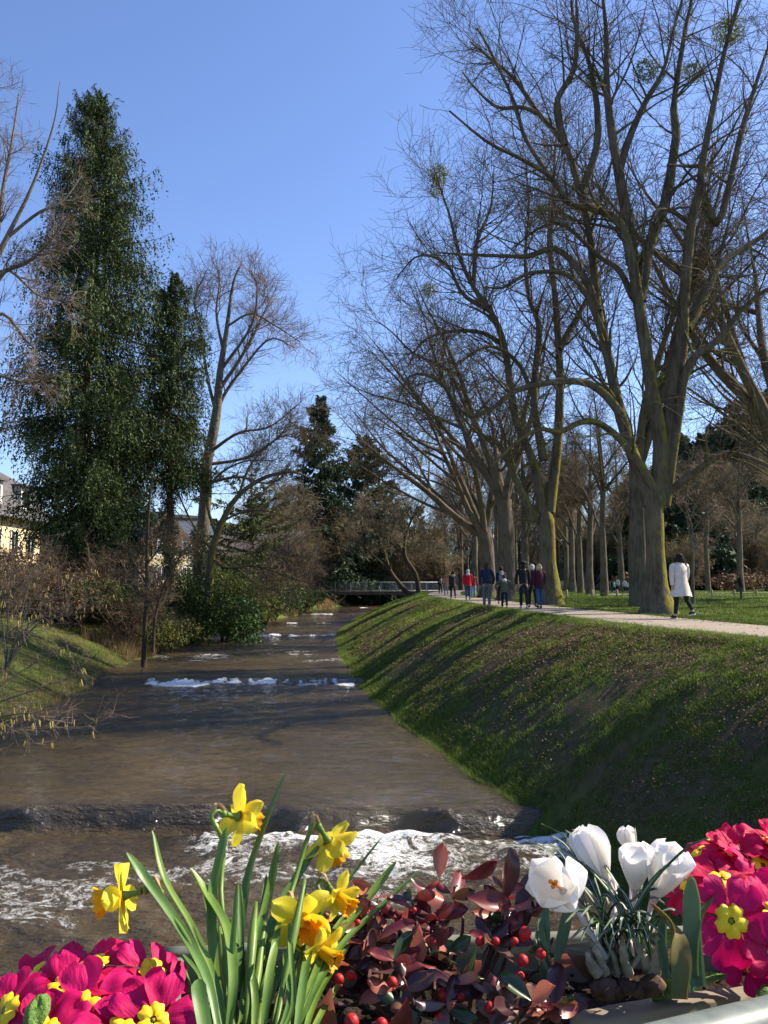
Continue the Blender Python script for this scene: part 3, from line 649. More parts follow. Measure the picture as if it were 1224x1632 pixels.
wood = [(455, 88, W2, .8), (470, 120, W1, 1.0), (525, 108, W1, .95), (545, 128, W3, .95), (560, 118, W2, .8), (610, 112, W1, .85), (628, 130, W3, .95), (640, 112, W2, .95), (672, 124, W1, 1.1), (690, 140, W2, 1.2), (700, 116, W2, .8),
        (740, 138, W1, 1.2), (770, 128, W2, 1.1), (800, 142, W3, 1.1), (830, 130, W1, 1.1), (860, 140, W2, 1.3), (890, 128, W3, 1.0), (915, 138, W1, 1.1), (945, 130, W2, 1.2), (975, 140, W1, 1.1), (1000, 128, W3, 1.0), (1030, 138, W2, 1.3), (1062, 132, W1, 1.1), (425, 112, W3, .75), (400, 126, W2, .95), (1085, 120, W2, 1.0), (1100, 106, W2, .7)]
rels = ['left of the footbridge', 'behind the left end of the footbridge', 'behind the middle of the footbridge', 'behind the right end of the footbridge', 'behind the lamp', 'behind the walking group', 'behind the second lime', 'behind the far crowd', 'behind the great lime']
def rel(px): return rels[int(np.searchsorted([480, 520, 600, 690, 760, 840, 900, 1000], px))]
shape = {id(W1): 'brown upright many-stemmed tree', id(W2): 'brown rounded leafless tree', id(W3): 'tall single-stemmed bare tree'}
cnt = {}; ORD = 'zeroth second third fourth fifth sixth seventh eighth ninth tenth eleventh twelfth thirteenth fourteenth fifteenth sixteenth'.split()
for i, (px, Y, src, sc_) in enumerate(sorted(wood, key=lambda w: w[0])):
    cnt[id(src)] = cnt.get(id(src), 0) + 1
    dup(src, f'{shape[id(src)]} {rel(px)}, {ORD[cnt[id(src)]]} of its kind', gpos(px, Y), i * 1.7, (sc_ * rg.uniform(.9, 1.15),) * 2 + (sc_ * rg.uniform(.9, 1.1),))
# ------------------------------------------------------------------ conifers
NEED = M('spruce_needles', (.022, .038, .010), (.085, .12, .035), rough=.65, spec=.2, trans=.12, use_rnd=True)
NEEDB = M('blue_spruce_needles', (.022, .042, .02), (.065, .10, .045), rough=.65, spec=.2, trans=.12, use_rnd=True)
IVYM = M('ivy_leaves', (.018, .04, .01), (.07, .12, .03), rough=.35, spec=.5, trans=.15, use_rnd=True)
def spruce(seed, H, rad, label, loc, droop=.35, start=.04, whorl=.34, nb=6, nl=12, hang=.6, bl=.2, mat=None, group=None, name='spruce_tree', prof=None, br=.045, hs=1.0):
    g = np.random.default_rng(seed); o = thing(name, label, 'tree', loc, 0, group)
    tr = Geo(); zz = np.linspace(-.3, H, 14); tp = np.stack([.12 * np.sin(zz * .5), .1 * np.cos(zz * .4), zz], -1)
    tr.tube(tp, .013 * H * (1 - zz / H * .96).clip(.02) + .01, 9)
    z = np.arange(start * H, H * .985, whorl); n = len(z) * nb; Z = np.repeat(z, nb) + g.uniform(-.15, .15, n); h = Z / H
    p = prof if prof is not None else ((0, .72), (.12, 1), (.35, .92), (.6, .68), (.8, .42), (.93, .2), (1, .03))
    Lr = rad * np.interp(h, *zip(*p)) * g.uniform(.72, 1.15, n) * (1 + .25 * np.sin(np.repeat(np.arange(len(z)), nb) * 1.3 + seed))
    a = g.uniform(0, 2 * np.pi, n); Lr = Lr * (.68 + .64 * vnoise(np.cos(a) * 1.6 + 7, np.sin(a) * 1.6 + 7, Z * .55, seed)); K = 7; t = np.linspace(0, 1, K)
    el = np.interp(h, (0, .5, .9, 1), (-.1, .15, .5, .9)) + g.uniform(-.15, .15, n)
    P = np.zeros((n, K, 3)); rr = Lr[:, None] * t
    P[:, :, 0] = np.cos(a)[:, None] * rr; P[:, :, 1] = np.sin(a)[:, None] * rr
    P[:, :, 2] = Z[:, None] + rr * np.tan(el)[:, None] - droop * Lr[:, None] * t ** 1.5 * (1.15 - h[:, None]) + .28 * droop * Lr[:, None] * t ** 5
    P[:, :, 0] += .12 * np.sin(Z * .5)[:, None]
    Rr = br * (Lr[:, None] / rad * .8 + .25) * (1 - .85 * t); V, F = tubes(P, Rr, 4); tr.add(V, F)
    tr.obj('trunk', BARKD, o)
    # sprays
    m = n * nl; i = np.repeat(np.arange(n), nl); u = (np.tile((np.arange(nl) + .5) / nl, n) ** .62 * .93 + .07 + g.uniform(-.03, .03, m)).clip(0, .999)
    x = u * (K - 1); k = x.astype(int).clip(0, K - 2); f = (x - k)[:, None]; q = P[i, k] * (1 - f) + P[i, k + 1] * f; T = nrm(P[i, k + 1] - P[i, k])
    sgn = g.choice([-1, 0, 1], m, p=[.36, .28, .36]); lat = np.stack([-T[:, 1], T[:, 0], 0 * T[:, 0]], -1) * sgn[:, None]
    D = nrm(T * g.uniform(.2, .9, (m, 1)) + lat * g.uniform(.6, 1.2, (m, 1)) + np.array([0, 0, -1.0]) * (hang * g.uniform(.3, 2.2, (m, 1))))
    SL = g.uniform(.35, 1.0, m) * hs * np.interp(u, (0, .6, 1), (.8, 1.1, .8)) * (.12 + .88 * (Lr[i] / rad)); J = 8
    s = (np.arange(J) + .3) / J; C = q[:, None] + D[:, None] * (SL[:, None] * s)[..., None] + np.array([0, 0, -1.0]) * (hang * .35 * SL[:, None] * s ** 2)[..., None]
    C = C.reshape(-1, 3); N = len(C); DD = np.repeat(D, J, 0); b = nrm(g.normal(size=(N, 3)) * .75 + DD * .8 + np.array([0, 0, -.35]))
    sd = nrm(np.cross(b, g.normal(size=(N, 3)))); ln = (bl * g.uniform(.6, 1.4, N) * np.repeat(.45 + .55 * np.minimum(1, Lr[i] / rad), J))[:, None]; w = ln * .22
    V = np.stack([C + sd * w * 1.1, C + b * ln * 1.1, C - sd * w * 1.1], 1).reshape(-1, 3)
    rn = np.repeat(np.clip(np.repeat(g.random(n), nl * J) * .5 + g.random(N) * .5 - .1, 0, 1), 3)
    link('crown', mk_mesh('crown', V, [np.arange(3 * N).reshape(-1, 3)], mat or NEED, rnd=rn, smoothf=False), o)
    return o
def leafcloud(seed, n, lumps, size, squash=.9):
    """n leaves through lumps [(centre, radii)], denser near the surface"""
    g = np.random.default_rng(seed); w = np.array([np.prod(r) ** .67 for c, r in lumps]); i = g.choice(len(lumps), n, p=w / w.sum())
    C = np.array([c for c, r in lumps], float)[i]; Rr = np.array([r for c, r in lumps], float)[i]
    D = nrm(g.normal(size=(n, 3))); k = g.uniform(.45, 1.06, n) ** .6; k = k * (.82 + .36 * vnoise(D[:, 0] * 3 + 9 + i, D[:, 1] * 3 + 9, D[:, 2] * 3 + 9, seed))
    P = C + D * Rr * k[:, None]; t = nrm(g.normal(size=(n, 3)) * .6 + np.array([0, 0, -.25]) + D * .7); s = nrm(np.cross(t, D + g.normal(size=(n, 3)) * .6)); L = (size * g.uniform(.6, 1.3, n))[:, None]
    V = np.stack([P - t * L * .5, P + s * L * .28, P + t * L * .5, P - s * L * .28], 1).reshape(-1, 3)
    return V, np.arange(4 * n).reshape(-1, 4), np.repeat(g.random(n), 4)
def bush(seed, n, lumps, size, label, loc, mat, name='shrub', cat='shrub', group=None, stems=7, smat=None):
    o = thing(name, label, cat, loc, 0, group); V, F, rn = leafcloud(seed, n, lumps, size)
    link('foliage', mk_mesh('foliage', V, [F], mat, rnd=rn, smoothf=False), o)
    g = random.Random(seed); st = Geo()
    for q in range(stems):
        c, r = g.choice(lumps); st.tube([(g.uniform(-.15, .15), g.uniform(-.15, .15), -.2), (c[0] * .3, c[1] * .3, c[2] * .4), (c[0] * .8 + g.uniform(-.3, .3) * r[0], c[1] * .8, c[2] * .9), (c[0] + g.uniform(-.5, .5) * r[0], c[1] + g.uniform(-.5, .5) * r[1], c[2] + r[2] * .6)], [.06, .045, .03, .012], 5)
    st.obj('stem', smat or BARKD, o); return o
PR1 = ((0, .2), (.13, .42), (.24, .9), (.29, 1), (.54, 1), (.67, .82), (.79, .66), (.91, .38), (.97, .15), (1, .03))
d = 41; X = at(132, 930, d)[0]
spruce(61, 25.8, 3.45, 'tallest dark green spruce with drooping boughs on the left bank', (X, d, .1), droop=.45, whorl=.27, nb=9, nl=28, hang=1.4, bl=.155, prof=PR1, hs=1.5, br=.035)
d = 44; X = at(266, 930, d)[0]
spruce(62, 17.4, 2.0, 'slimmer spruce with an ivy clad bare lower trunk', (X, d, .1), droop=.4, start=.38, whorl=.3, nb=8, nl=23, hang=1.4, br=.03, bl=.15, prof=((.25, .5), (.4, .9), (.55, 1), (.72, .95), (.84, .7), (.93, .36), (1, .04)), hs=1.4)
d = 42.5; X = at(188, 930, d)[0]
spruce(63, 12.0, 1.6, 'lower spruce wedged between the tallest spruce and the slim one', (X, d, .1), droop=.5, start=.12, whorl=.33, nb=7, nl=18, hang=1.4, br=.03, bl=.15, prof=((.1, .8), (.3, 1), (.6, .9), (.8, .6), (1, .1)), hs=1.4)
g0 = 'spruces standing beyond the footbridge'
spruce(64, 25.5, 5.2, 'pointed spruce rising above the brown trees at mid picture', gpos(509, 108), droop=.3, whorl=.5, nb=8, nl=13, hang=.5, bl=.5, mat=NEEDB, group=g0, hs=1.5)
spruce(65, 22.5, 4.6, 'broader dark spruce behind the footbridge, right of the pointed one', gpos(582, 112), droop=.3, whorl=.5, nb=8, nl=13, hang=.5, bl=.5, mat=NEEDB, group=g0, hs=1.5, prof=((0, .8), (.3, 1), (.6, .85), (.8, .6), (.93, .35), (1, .08)))
sp3 = spruce(66, 18, 4.4, 'dark spruce half hidden by bare branches, right of the broader spruce', gpos(622, 122), droop=.3, whorl=.7, nb=6, nl=9, hang=.5, bl=.6, mat=NEEDB, group=g0, hs=1.6)
dup(sp3, 'farthest small spruce behind the brown trees left of the lamp', gpos(668, 140), 1, .85)
# olive cedar with flat layers
cd_ = spruce(67, 9.5, 3.6, 'olive flat layered cedar beyond the bare beech', gpos(402, 66), droop=.1, start=.3, whorl=.75, nb=7, nl=14, hang=.08, bl=.34, mat=M('cedar_needles', (.05, .065, .02), (.12, .14, .05), rough=.7, trans=.15, use_rnd=True), name='cedar_tree', prof=((.3, .9), (.6, 1), (.85, .9), (1, .45)), hs=1.2)

# --- hillside wood on the right
gh = 'conifers on the wooded hillside'
hc = [spruce(70, 17, 4.2, 'x', (0, 0, -500), whorl=.9, nb=6, nl=8, hang=.4, bl=.95, mat=NEEDB, group=gh, hs=2.0, name='conifer'), ]
rg = random.Random(9)
GH = 'bare trees on the wooded hillside'
done = 0; k = 0
spots = []
while len(spots) < 240 and k < 14000:
    k += 1; Y = rg.uniform(112, 282); px = rg.uniform(1000, 1252); x = at(px, 930, Y)[0]; z = gz(x, Y)
    if all((x - a) ** 2 + (Y - b) ** 2 > 20 for a, b, c in spots): spots.append((x, Y, z))
spots.sort(key=lambda s: s[2])
nsp = len(spots)
for i, (x, Y, z) in enumerate(spots):
    zone = 'foot' if z < 8 else 'middle' if z < 26 else 'crest'
    con = (rg.random() < (.3 if zone == 'foot' else .12 if zone == 'middle' else .85))
    pxx = 612 + x / Y * FPX * .98; side = 'behind the great lime' if pxx < 1075 else 'behind the young pale tree' if pxx < 1125 else 'above the phone reader' if pxx < 1190 else 'near the right edge'
    if con:
        lb = {'foot': 'dark conifer at the shaded foot of the wooded hillside', 'middle': 'dark conifer halfway up the hillside', 'crest': 'dark pointed conifer on the crest of the wooded hill'}[zone] + ', ' + side
        if not done: o = hc[0]; o['label'] = lb; o.location = (x, Y, z - .3); done = 1
        else: o = dup(hc[0], lb, (x, Y, z - .3), rg.uniform(0, 6), rg.uniform(.65, 1.1), group=gh)
        o['group'] = f'conifers at the {zone} of the wooded hillside'
    else:
        lb = {'foot': 'bare tree at the shaded foot of the wooded hillside', 'middle': 'bare brown tree halfway up the wooded hillside', 'crest': 'bare tree on the crest of the hill'}[zone] + ', ' + side
        dup(rg.choice([W1, W2, W2]), lb, (x, Y, z - .3), rg.uniform(0, 6), rg.uniform(.7, 1.0), group=f'bare trees at the {zone} of the wooded hillside')

# ------------------------------------------------------------------ shrubs of the left bank
LAUR = M('laurel_leaves', (.02, .055, .01), (.09, .17, .03), rough=.5, spec=.3, trans=.15, use_rnd=True)
BOX = M('shrub_leaves', (.025, .045, .012), (.08, .11, .03), rough=.75, spec=.12, trans=.15, use_rnd=True)
YEL = M('olive_leaves', (.07, .085, .02), (.17, .18, .05), rough=.75, spec=.12, trans=.2, use_rnd=True)
RED = M('russet_leaves', (.07, .04, .02), (.17, .10, .05), rough=.7, trans=.15, use_rnd=True)
def lump(g, w, h, n):
    return [((g.uniform(-.5, .5) * w, g.uniform(-.35, .35) * w, h * g.uniform(.25, .72)), (w * g.uniform(.22, .34), w * g.uniform(.22, .34), h * g.uniform(.22, .34))) for _ in range(n)]
rg = random.Random(3)
for sd, px, Y, w, h, n, size, mat, lb in [
    (81, 352, 47, 4.3, 3.3, 9000, .17, LAUR, 'glossy bright green laurel bush overhanging the left waterline'),
    (82, 300, 45, 4.5, 3.6, 7000, .15, BOX, 'dull green bush left of the glossy laurel'),
    (83, 385, 57, 4.6, 4.2, 7000, .17, YEL, 'olive green bush above and behind the glossy laurel'),
    (84, 420, 64, 4.2, 3.6, 5000, .2, LAUR, 'rounded evergreen bush just upstream of the glossy laurel'),
    (85, 200, 40, 5, 2.8, 7000, .14, BOX, 'dark green bush at the foot of the spruces'),
    (86, 120, 37, 5, 2.4, 6000, .13, BOX, 'low dark evergreen bush under the tallest spruce'),
    (87, 330, 60, 5, 4.6, 5000, .2, BOX, 'dark evergreen bush in front of the gabled house'),
    (88, 470, 84, 5, 3.2, 4000, .25, BOX, 'evergreen bush by the left bank near the footbridge'),
    (89, 250, 38.5, 3, 1.7, 3000, .12, YEL, 'small olive bush behind the thin sapling'),
    (90, 60, 35, 4, 2.2, 4500, .12, RED, 'russet leaved bush under the hedge on the left bank'),
    (91, 620, 112, 4, 5, 2500, .3, BOX, 'dark evergreen bush behind the middle of the footbridge railing'),
    (92, 1035, 108, 8, 3, 4000, .35, RED, 'dark brown thicket behind the great lime'),
    (93, 1130, 112, 9, 3.6, 4000, .35, RED, 'dark brown thicket at the hill foot behind the phone reader'),
    (94, 1215, 104, 9, 3.4, 4000, .35, RED, 'dark brown thicket at the right edge below the hill')]:
    x, y, z = gpos(px, Y); bush(sd, n, lump(rg, w, h, 9), size, lb, (x, y, z), mat)
for px, Y, h, lb in [(371, 66, 3.4, 'narrow column of yew left of its twin'), (386, 68, 3.7, 'narrow column of yew right of its twin')]:
    bush(95, 2500, [((0, 0, h * q), (.42, .42, h * .2)) for q in (.15, .35, .55, .75, .88)], .14, lb, gpos(px, Y), YEL, name='yew', group='columnar yews in the garden')
# ivy on the slim spruce's trunk
o = thing('ivy', 'ivy climbing the bare lower trunk of the slimmer spruce', 'ivy', (at(266, 930, 44)[0], 44, .1))
V, F, rn = leafcloud(96, 5000, [((.1 * math.sin(q), .1, q * .9), (.5 + .15 * math.sin(q * 2), .5, .7)) for q in range(0, 8)], .13); link('foliage', mk_mesh('foliage', V, [F], IVYM, rnd=rn, smoothf=False), o)
o = thing('ivy', 'ivy mantle around the lower trunk of the bare beech', 'ivy', (at(320, 930, 50)[0], 50, .1))
V, F, rn = leafcloud(97, 4000, [((.1 * math.sin(q), -.1, q * .9), (.6, .6, .8)) for q in range(0, 5)], .15); link('foliage', mk_mesh('foliage', V, [F], IVYM, rnd=rn, smoothf=False), o)
# hedge in front of the yellow house
bush(98, 12000, [((0, q, 1.3 + .1 * math.sin(q)), (.9, 1.2, 1.3)) for q in np.arange(-9, 9, 1.2)], .14, 'clipped brown green hedge in front of the yellow house', (-19.5, 44, .2), RED, name='hedge', cat='hedge')
# bare brown bushes on the bank
TB = M('bush_twigs', (.10, .065, .04), (.2, .14, .09), scale=1.2, rough=.85, objrnd=.4)
Q1 = bushy(55, 3.4, 14, .42, (90, 500, 1800), (1.1, .6, .35), 'brown bare bush between the two thin stems and the spruces', gpos(205, 37), rt=.005, name='bare_bush', cat='bush', twig=TB, mat=TB)
Q1['group'] = 'bare brown bushes on the left bank'
for px, Y, sc_, lb in [(20, 33, .7, 'brown bare bush at the left edge below the hedge'), (70, 36, .75, 'brown bare bush above the sunny lawn slope'), (130, 37, .8, 'brown bare bush at the upper end of the streaked lawn slope'), (165, 39, 1.2, 'brown bare bush at the foot of the tallest spruce'), (275, 40, .6, 'brown bare bush right of the leaning sapling'), (440, 70, 1.3, 'brown bare bush behind the dry reeds'), (455, 80, 1.7, 'brown bare bush overhanging the left bank below the bridge'), (480, 92, 1.8, 'brown bare bush masking the left end of the bridge'), (520, 112, 1.5, 'brown bare bush beneath the bridge on the far bank'), (350, 72, 1.7, 'bare bush in front of the brown roofed house'), (-20, 28, .8, 'bare bush just past the left edge'), (40, 37, .9, 'bare bush close against the hedge')]:
    dup(Q1, lb, gpos(px, Y), sc_ * 7, sc_)
# dry reeds and tan grass along the water
n = 26000; Y = sampY(n, 30, 108, 1.0); X = xl(Y) - .1 - rng.random(n) ** 1.5 * 2.0
k = fbm(X * .35, Y * .35, 0, 71, 3) > .49; X, Y = X[k], Y[k]; n = len(X)
blade_field(X, Y, ground(X, Y), rng.uniform(.2, .75, n), .02 * (Y / 30) * rng.uniform(.6, 1.4, n), .55, rng, rng.random(n), 'dry_grass', DRYM)
n = 9000; Y = sampY(n, 13, 34, 1.0); X = xl(Y) + .1 - rng.random(n) ** 1.5 * .9
blade_field(X, Y, ground(X, Y), rng.uniform(.05, .2, n), .013 * rng.uniform(.6, 1.4, n), .8, rng, rng.random(n), 'waterside_dry_grass', DRYM)

# ------------------------------------------------------------------ hazel with catkins, left foreground
CATK = M('hazel_catkin', (.42, .32, .09), (.6, .47, .15), scale=30, rough=.8, bump=.6, bscale=120, bdist=.004, trans=.2)
def hazel(seed, label, loc, aims, ncat, h=3.4):
    T = Tree(seed); g = T.rng; T.limb([(0, 0, -.3), (0, 0, 0), (0, 0, .15)], [.06, .05, .04], 5)
    for (ax_, ay_, az_) in aims:
        e = np.array([ax_, ay_, az_]); m1 = e * [.25, .25, .5] + g.normal(size=3) * .08; m2 = e * [.6, .6, .85] + g.normal(size=3) * .1
        T.limb([(0, 0, 0), m1, m2, e], [.026, .02, .014, .006], 14)
    o = finish_tree(T, label, loc, nl=(70, 260, 420), L=(.9, .5, .3), name='hazel_shrub', rt=.003, r2=.006, cat='shrub', mat=BARKL, twig=TWIGL, sides=7, amt=.03, up=(.03, .02, .0))
    P, r = T.base(); P, r = P[1:], r[1:]; S, _ = spawn(g, P, r, ncat, .3, 1, .5, .7, 4)
    cg = Geo(); z = np.linspace(0, -.07, 6); cg.tube(np.stack([.004 * np.sin(z * 60), 0 * z, z], -1), [.002, .006, .008, .008, .007, .002], 6); cm = cg.mesh('catkin', CATK)
    for q in range(ncat):
        for w in range(g.integers(1, 3)): link('catkin', cm, o, tuple(S[q, -1] + g.normal(size=3) * .015), (g.normal() * .15, g.normal() * .15, 0), float(g.uniform(1.3, 2.3)))
    return o
hazel(57, 'hazel shrub with yellow catkins at the lower left water edge', gpos(-60, 17.5), [(2.1, -1.0, .9), (2.4, .3, 1.5), (1.3, 0, 2.6), (.6, .6, 3.2), (-.3, 0, 3.0), (1.7, 1.2, 2.0), (2.9, -.2, .5), (.9, -.8, 2.2), (2.0, .8, .8)], 90)
hazel(58, 'taller hazel shrub with catkins in front of the hedge', gpos(15, 25), [(1.6, 0, 2.6), (.9, .6, 3.1), (2.2, .5, 1.9), (0, 0, 3.2), (-.9, 0, 2.9), (2.6, -.4, 2.9), (1.5, -.8, 1.6), (3.1, .2, 2.2)], 90)
# ------------------------------------------------------------------ houses
WALLY = M('yellow_render', (.72, .57, .34), (.66, .52, .31), rough=.9); WALLC = M('cream_render', (.62, .52, .33), (.56, .47, .3), rough=.9)
WALLW = M('white_render', (.72, .72, .70), (.65, .65, .63), rough=.9); WALLB = M('brown_render', (.15, .11, .085), (.12, .09, .07), rough=.9)
SLATE = M('slate_tiles', (.075, .07, .072), (.11, .10, .10), scale=3, rough=.7, bump=.6, bscale=9, stretch=(.3, .3, 3)); BROWNR = M('brown_tiles', (.065, .045, .035), (.10, .07, .052), scale=3, rough=.8, bump=.6, bscale=9)
WOODW = M('white_paint', (.75, .75, .72), rough=.5); GLASS = M('window_glass', (.02, .025, .03), rough=.08, spec=.8); GUTT = M('zinc_gutter', (.3, .3, .3), rough=.4, metal=.6)
def window(par, c, w, h, axis='x', s=1):
    """window on a wall facing +/-x or +/-y of the house"""
    g = Geo(); t, dp = .09, .12
    def bx(a, b, da, db, extra=0.0):
        if axis == 'x': g.box((c[0] + s * .02, c[1] + a, c[2] + b), (dp + extra, da, db))
        else: g.box((c[0] + a, c[1] + s * .02, c[2] + b), (da, dp + extra, db))
    bx(-w / 2 - t / 2, 0, t, h + 2 * t); bx(w / 2 + t / 2, 0, t, h + 2 * t); bx(0, h / 2 + t / 2, w, t); bx(0, -h / 2 - t / 2, w, t); bx(0, 0, .06, h, -.02)
    f = g.obj('window', WOODW, par, False)
    p = Geo(); p.box((c[0], c[1], c[2]), (.05, w, h) if axis == 'x' else (w, .05, h)); p.obj('pane', GLASS, f, False)
    sl_ = Geo(); sl_.box((c[0] + s * .1, c[1], c[2] - h / 2 - t - .03) if axis == 'x' else (c[0], c[1] + s * .1, c[2] - h / 2 - t - .03), (.24, w + .3, .06) if axis == 'x' else (w + .3, .24, .06)); sl_.obj('sill', WOODW, f, False)
def prism(prof, y0, y1):
    n = len(prof); V = [(x, y, z) for y in (y0, y1) for x, z in prof]
    return np.array(V), [np.array([list(range(n))[::-1], list(range(n, 2 * n))]), np.array([[i, (i + 1) % n, n + (i + 1) % n, n + i] for i in range(n)])]
def house(label, loc, rz, w, l, he, roofprof, wmat, rmat, wins, chim=None, cat='house'):
    o = thing('house', label, cat, loc, rz)
    Geo().box((0, 0, he / 2 - .5), (w, l, he + 1)).obj('wall', wmat, o, False)
    if roofprof:
        g = Geo(); V, F = prism(roofprof, -l / 2 - .5, l / 2 + .5); g.add(V, F); r = g.obj('roof', rmat, o, False)
        gg = Geo(); gp = [(x * (w / 2) / abs(roofprof[0][0]), z - .05) for x, z in roofprof]; V, F = prism(gp, -l / 2 + .002, l / 2 - .002); gg.add(V * [.985, 1, .99], F); gg.obj('gable', wmat, o, False)
        if chim: Geo().box(chim, (.7, .9, 2.4)).box((chim[0], chim[1], chim[2] + 1.25), (.85, 1.05, .12)).obj('chimney', WALLW, r, False)
    for c, ww, hh, ax_, s in wins: window(o, c, ww, hh, ax_, s)
    return o
hy = house('long yellow house with grey mansard roof at the left edge', (-30, 49.5, .2), 0, 10, 23, 5.2,
      [(-5.5, 5.1), (-4.6, 7.4), (-1.5, 9.0), (1.5, 9.0), (4.6, 7.4), (5.5, 5.1)], WALLY, SLATE,
      [((5.02, y, z), 1.0, 1.45, 'x', 1) for y in (-10, -7, -4, -1, 2, 4.6, 7.2, 9.8) for z in (3.5, .9)], chim=(3.2, 5.5, 8.6))
for y in (-6, -1, 4, 8.5):
    dm = Geo().box((4.5, y, 6.5), (1.4, 1.7, 1.7)).obj('dormer', WALLW, hy, False); Geo().box((4.6, y, 7.42), (1.8, 2.0, .14)).obj('dormer_roof', SLATE, dm, False)
    Geo().box((5.22, y, 6.5), (.05, 1.0, 1.1)).obj('pane', GLASS, dm, False)
Geo().tube([(5.62, -12, 5.12), (5.62, 12, 5.12)], .09, 8).obj('gutter', GUTT, hy)
house('cream gabled house with brown roof between the spruce and the beech', (at(264, 930, 79)[0] - 2.6, 81.4, .2), R(50), 5.6, 6, 4.9, [(-3.5, 4.2), (0, 7.6), (3.5, 4.2)], WALLC, BROWNR,
      [((x, -4.52, z), .9, 1.2, 'y', -1) for x in (-1.4, 1.4) for z in (1.6, 4.0)] + [((2.82, y, 3.2), .9, 1.2, 'x', 1) for y in (-2.5, 0, 2.5)], chim=(-1.5, 2, 6.6))
wh = house('white flat roofed house just right of the cream gabled one', (at(288, 930, 88)[0], 90, .2), R(12), 6, 7, 7.2, None, WALLW, SLATE, [((x, -3.52, z), 1.2, 1.2, 'y', -1) for x in (-1.3, 1.4) for z in (2.4, 5.3)] + [((3.02, y, 5.3), 1.1, 1.2, 'x', 1) for y in (-1.5, 1.5)])
Geo().box((0, 0, 7.32), (6.4, 7.4, .24)).obj('roof', SLATE, wh, False)
house('low dark brown house with broad roof behind the columnar yews', (at(398, 930, 86)[0], 92, .2), R(90), 9, 9, 3.9, [(-5.2, 3.6), (0, 6.4), (5.2, 3.6)], WALLB, SLATE,
      [((-4.52, y, z), .8, 1.3, 'x', -1) for y in (-2.6, 0, 2.6) for z in (2.3,)], chim=(1.2, -2.0, 5.8))

# ------------------------------------------------------------------ footbridge
STEEL = M('galvanised_steel', (.42, .44, .44), (.34, .36, .36), rough=.45, metal=.4); DECKM = M('bridge_timber', (.12, .10, .085), rough=.85)
fb = thing('footbridge', 'slim steel footbridge with pale railing spanning the river', 'bridge', (-1.3, 105, 0))
Geo().box((0, 0, -.12), (17.2, 2.0, .1)).obj('deck', DECKM, fb, False)
for y in (-.85, .85): Geo().box((0, y, -.32), (17.2, .16, .3)).obj('girder', DECKM, fb, False)
for y in (-1.0, 1.0):
    Geo().tube([(-8.6, y, 1.08), (8.6, y, 1.08)], .035, 6).obj('handrail', STEEL, fb); Geo().tube([(-8.6, y, .06), (8.6, y, .06)], .025, 6).obj('bottom_rail', STEEL, fb)
pm = Geo().box((0, 0, .5), (.09, .07, 1.2)).mesh('post', STEEL, False); bm_ = Geo().box((0, 0, .57), (.022, .022, 1.0)).mesh('baluster', STEEL, False)
for y in (-1.0, 1.0):
    for q in range(10): link('post', pm, fb, (-8.5 + q * 17 / 9, y, 0))
    for q in range(100): link('baluster', bm_, fb, (-8.4 + q * .17, y, 0))
Geo().box((-9.2, 0, -.9), (1.4, 3, 1.6)).obj('abutment', M('concrete', (.3, .29, .27), rough=.9), fb, False); Geo().box((9.2, 0, -.9), (1.4, 3, 1.6)).obj('abutment', bpy.data.materials['concrete'], fb, False)

# ------------------------------------------------------------------ lamp, low fence
LAMPM = M('black_iron', (.02, .022, .02), rough=.5, metal=.5); LG = M('lantern_glass', (.5, .52, .5), rough=.2, trans=.5)
lp = thing('street_lamp', 'old style park lantern on a thin pole behind the red jacket', 'street lamp', gpos(746, 60))
Geo().tube([(0, 0, -.1), (0, 0, .5), (0, 0, .55), (0, 0, 2.85)], [.09, .08, .045, .035], 8).obj('pole', LAMPM, lp)
g = Geo(); g.tube([(0, 0, 2.85), (0, 0, 2.9)], [.06, .13], 6); [g.tube([(math.cos(a) * .12, math.sin(a) * .12, 2.9), (math.cos(a) * .2, math.sin(a) * .2, 3.3)], .012, 4) for a in np.arange(6) * np.pi / 3]
g.tube([(0, 0, 3.3), (0, 0, 3.42), (0, 0, 3.5), (0, 0, 3.56)], [.26, .1, .05, .02], 6); g.obj('lantern_frame', LAMPM, lp)
Geo().tube([(0, 0, 2.91), (0, 0, 3.29)], [.11, .19], 6).obj('lantern_glass', LG, lp, False)
PALE = M('weathered_post', (.34, .29, .21), (.26, .22, .16), scale=8, rough=.9)
fe = thing('low_fence', 'low rail fence of pale wooden posts across the right lawn', 'fence', gpos(1134, 57))
pm = Geo().tube([(0, 0, -.1), (0, 0, .5), (0, 0, .53)], [.075, .07, .03], 8).mesh('post', PALE)
for q in range(-6, 6): link('post', pm, fe, (q * 1.75, q * .55, 0))
for z in (.3,): Geo().tube([(-6 * 1.75, -3.3, z), (5 * 1.75, 2.75, z)], .02, 6).obj('rail', PALE, fe)

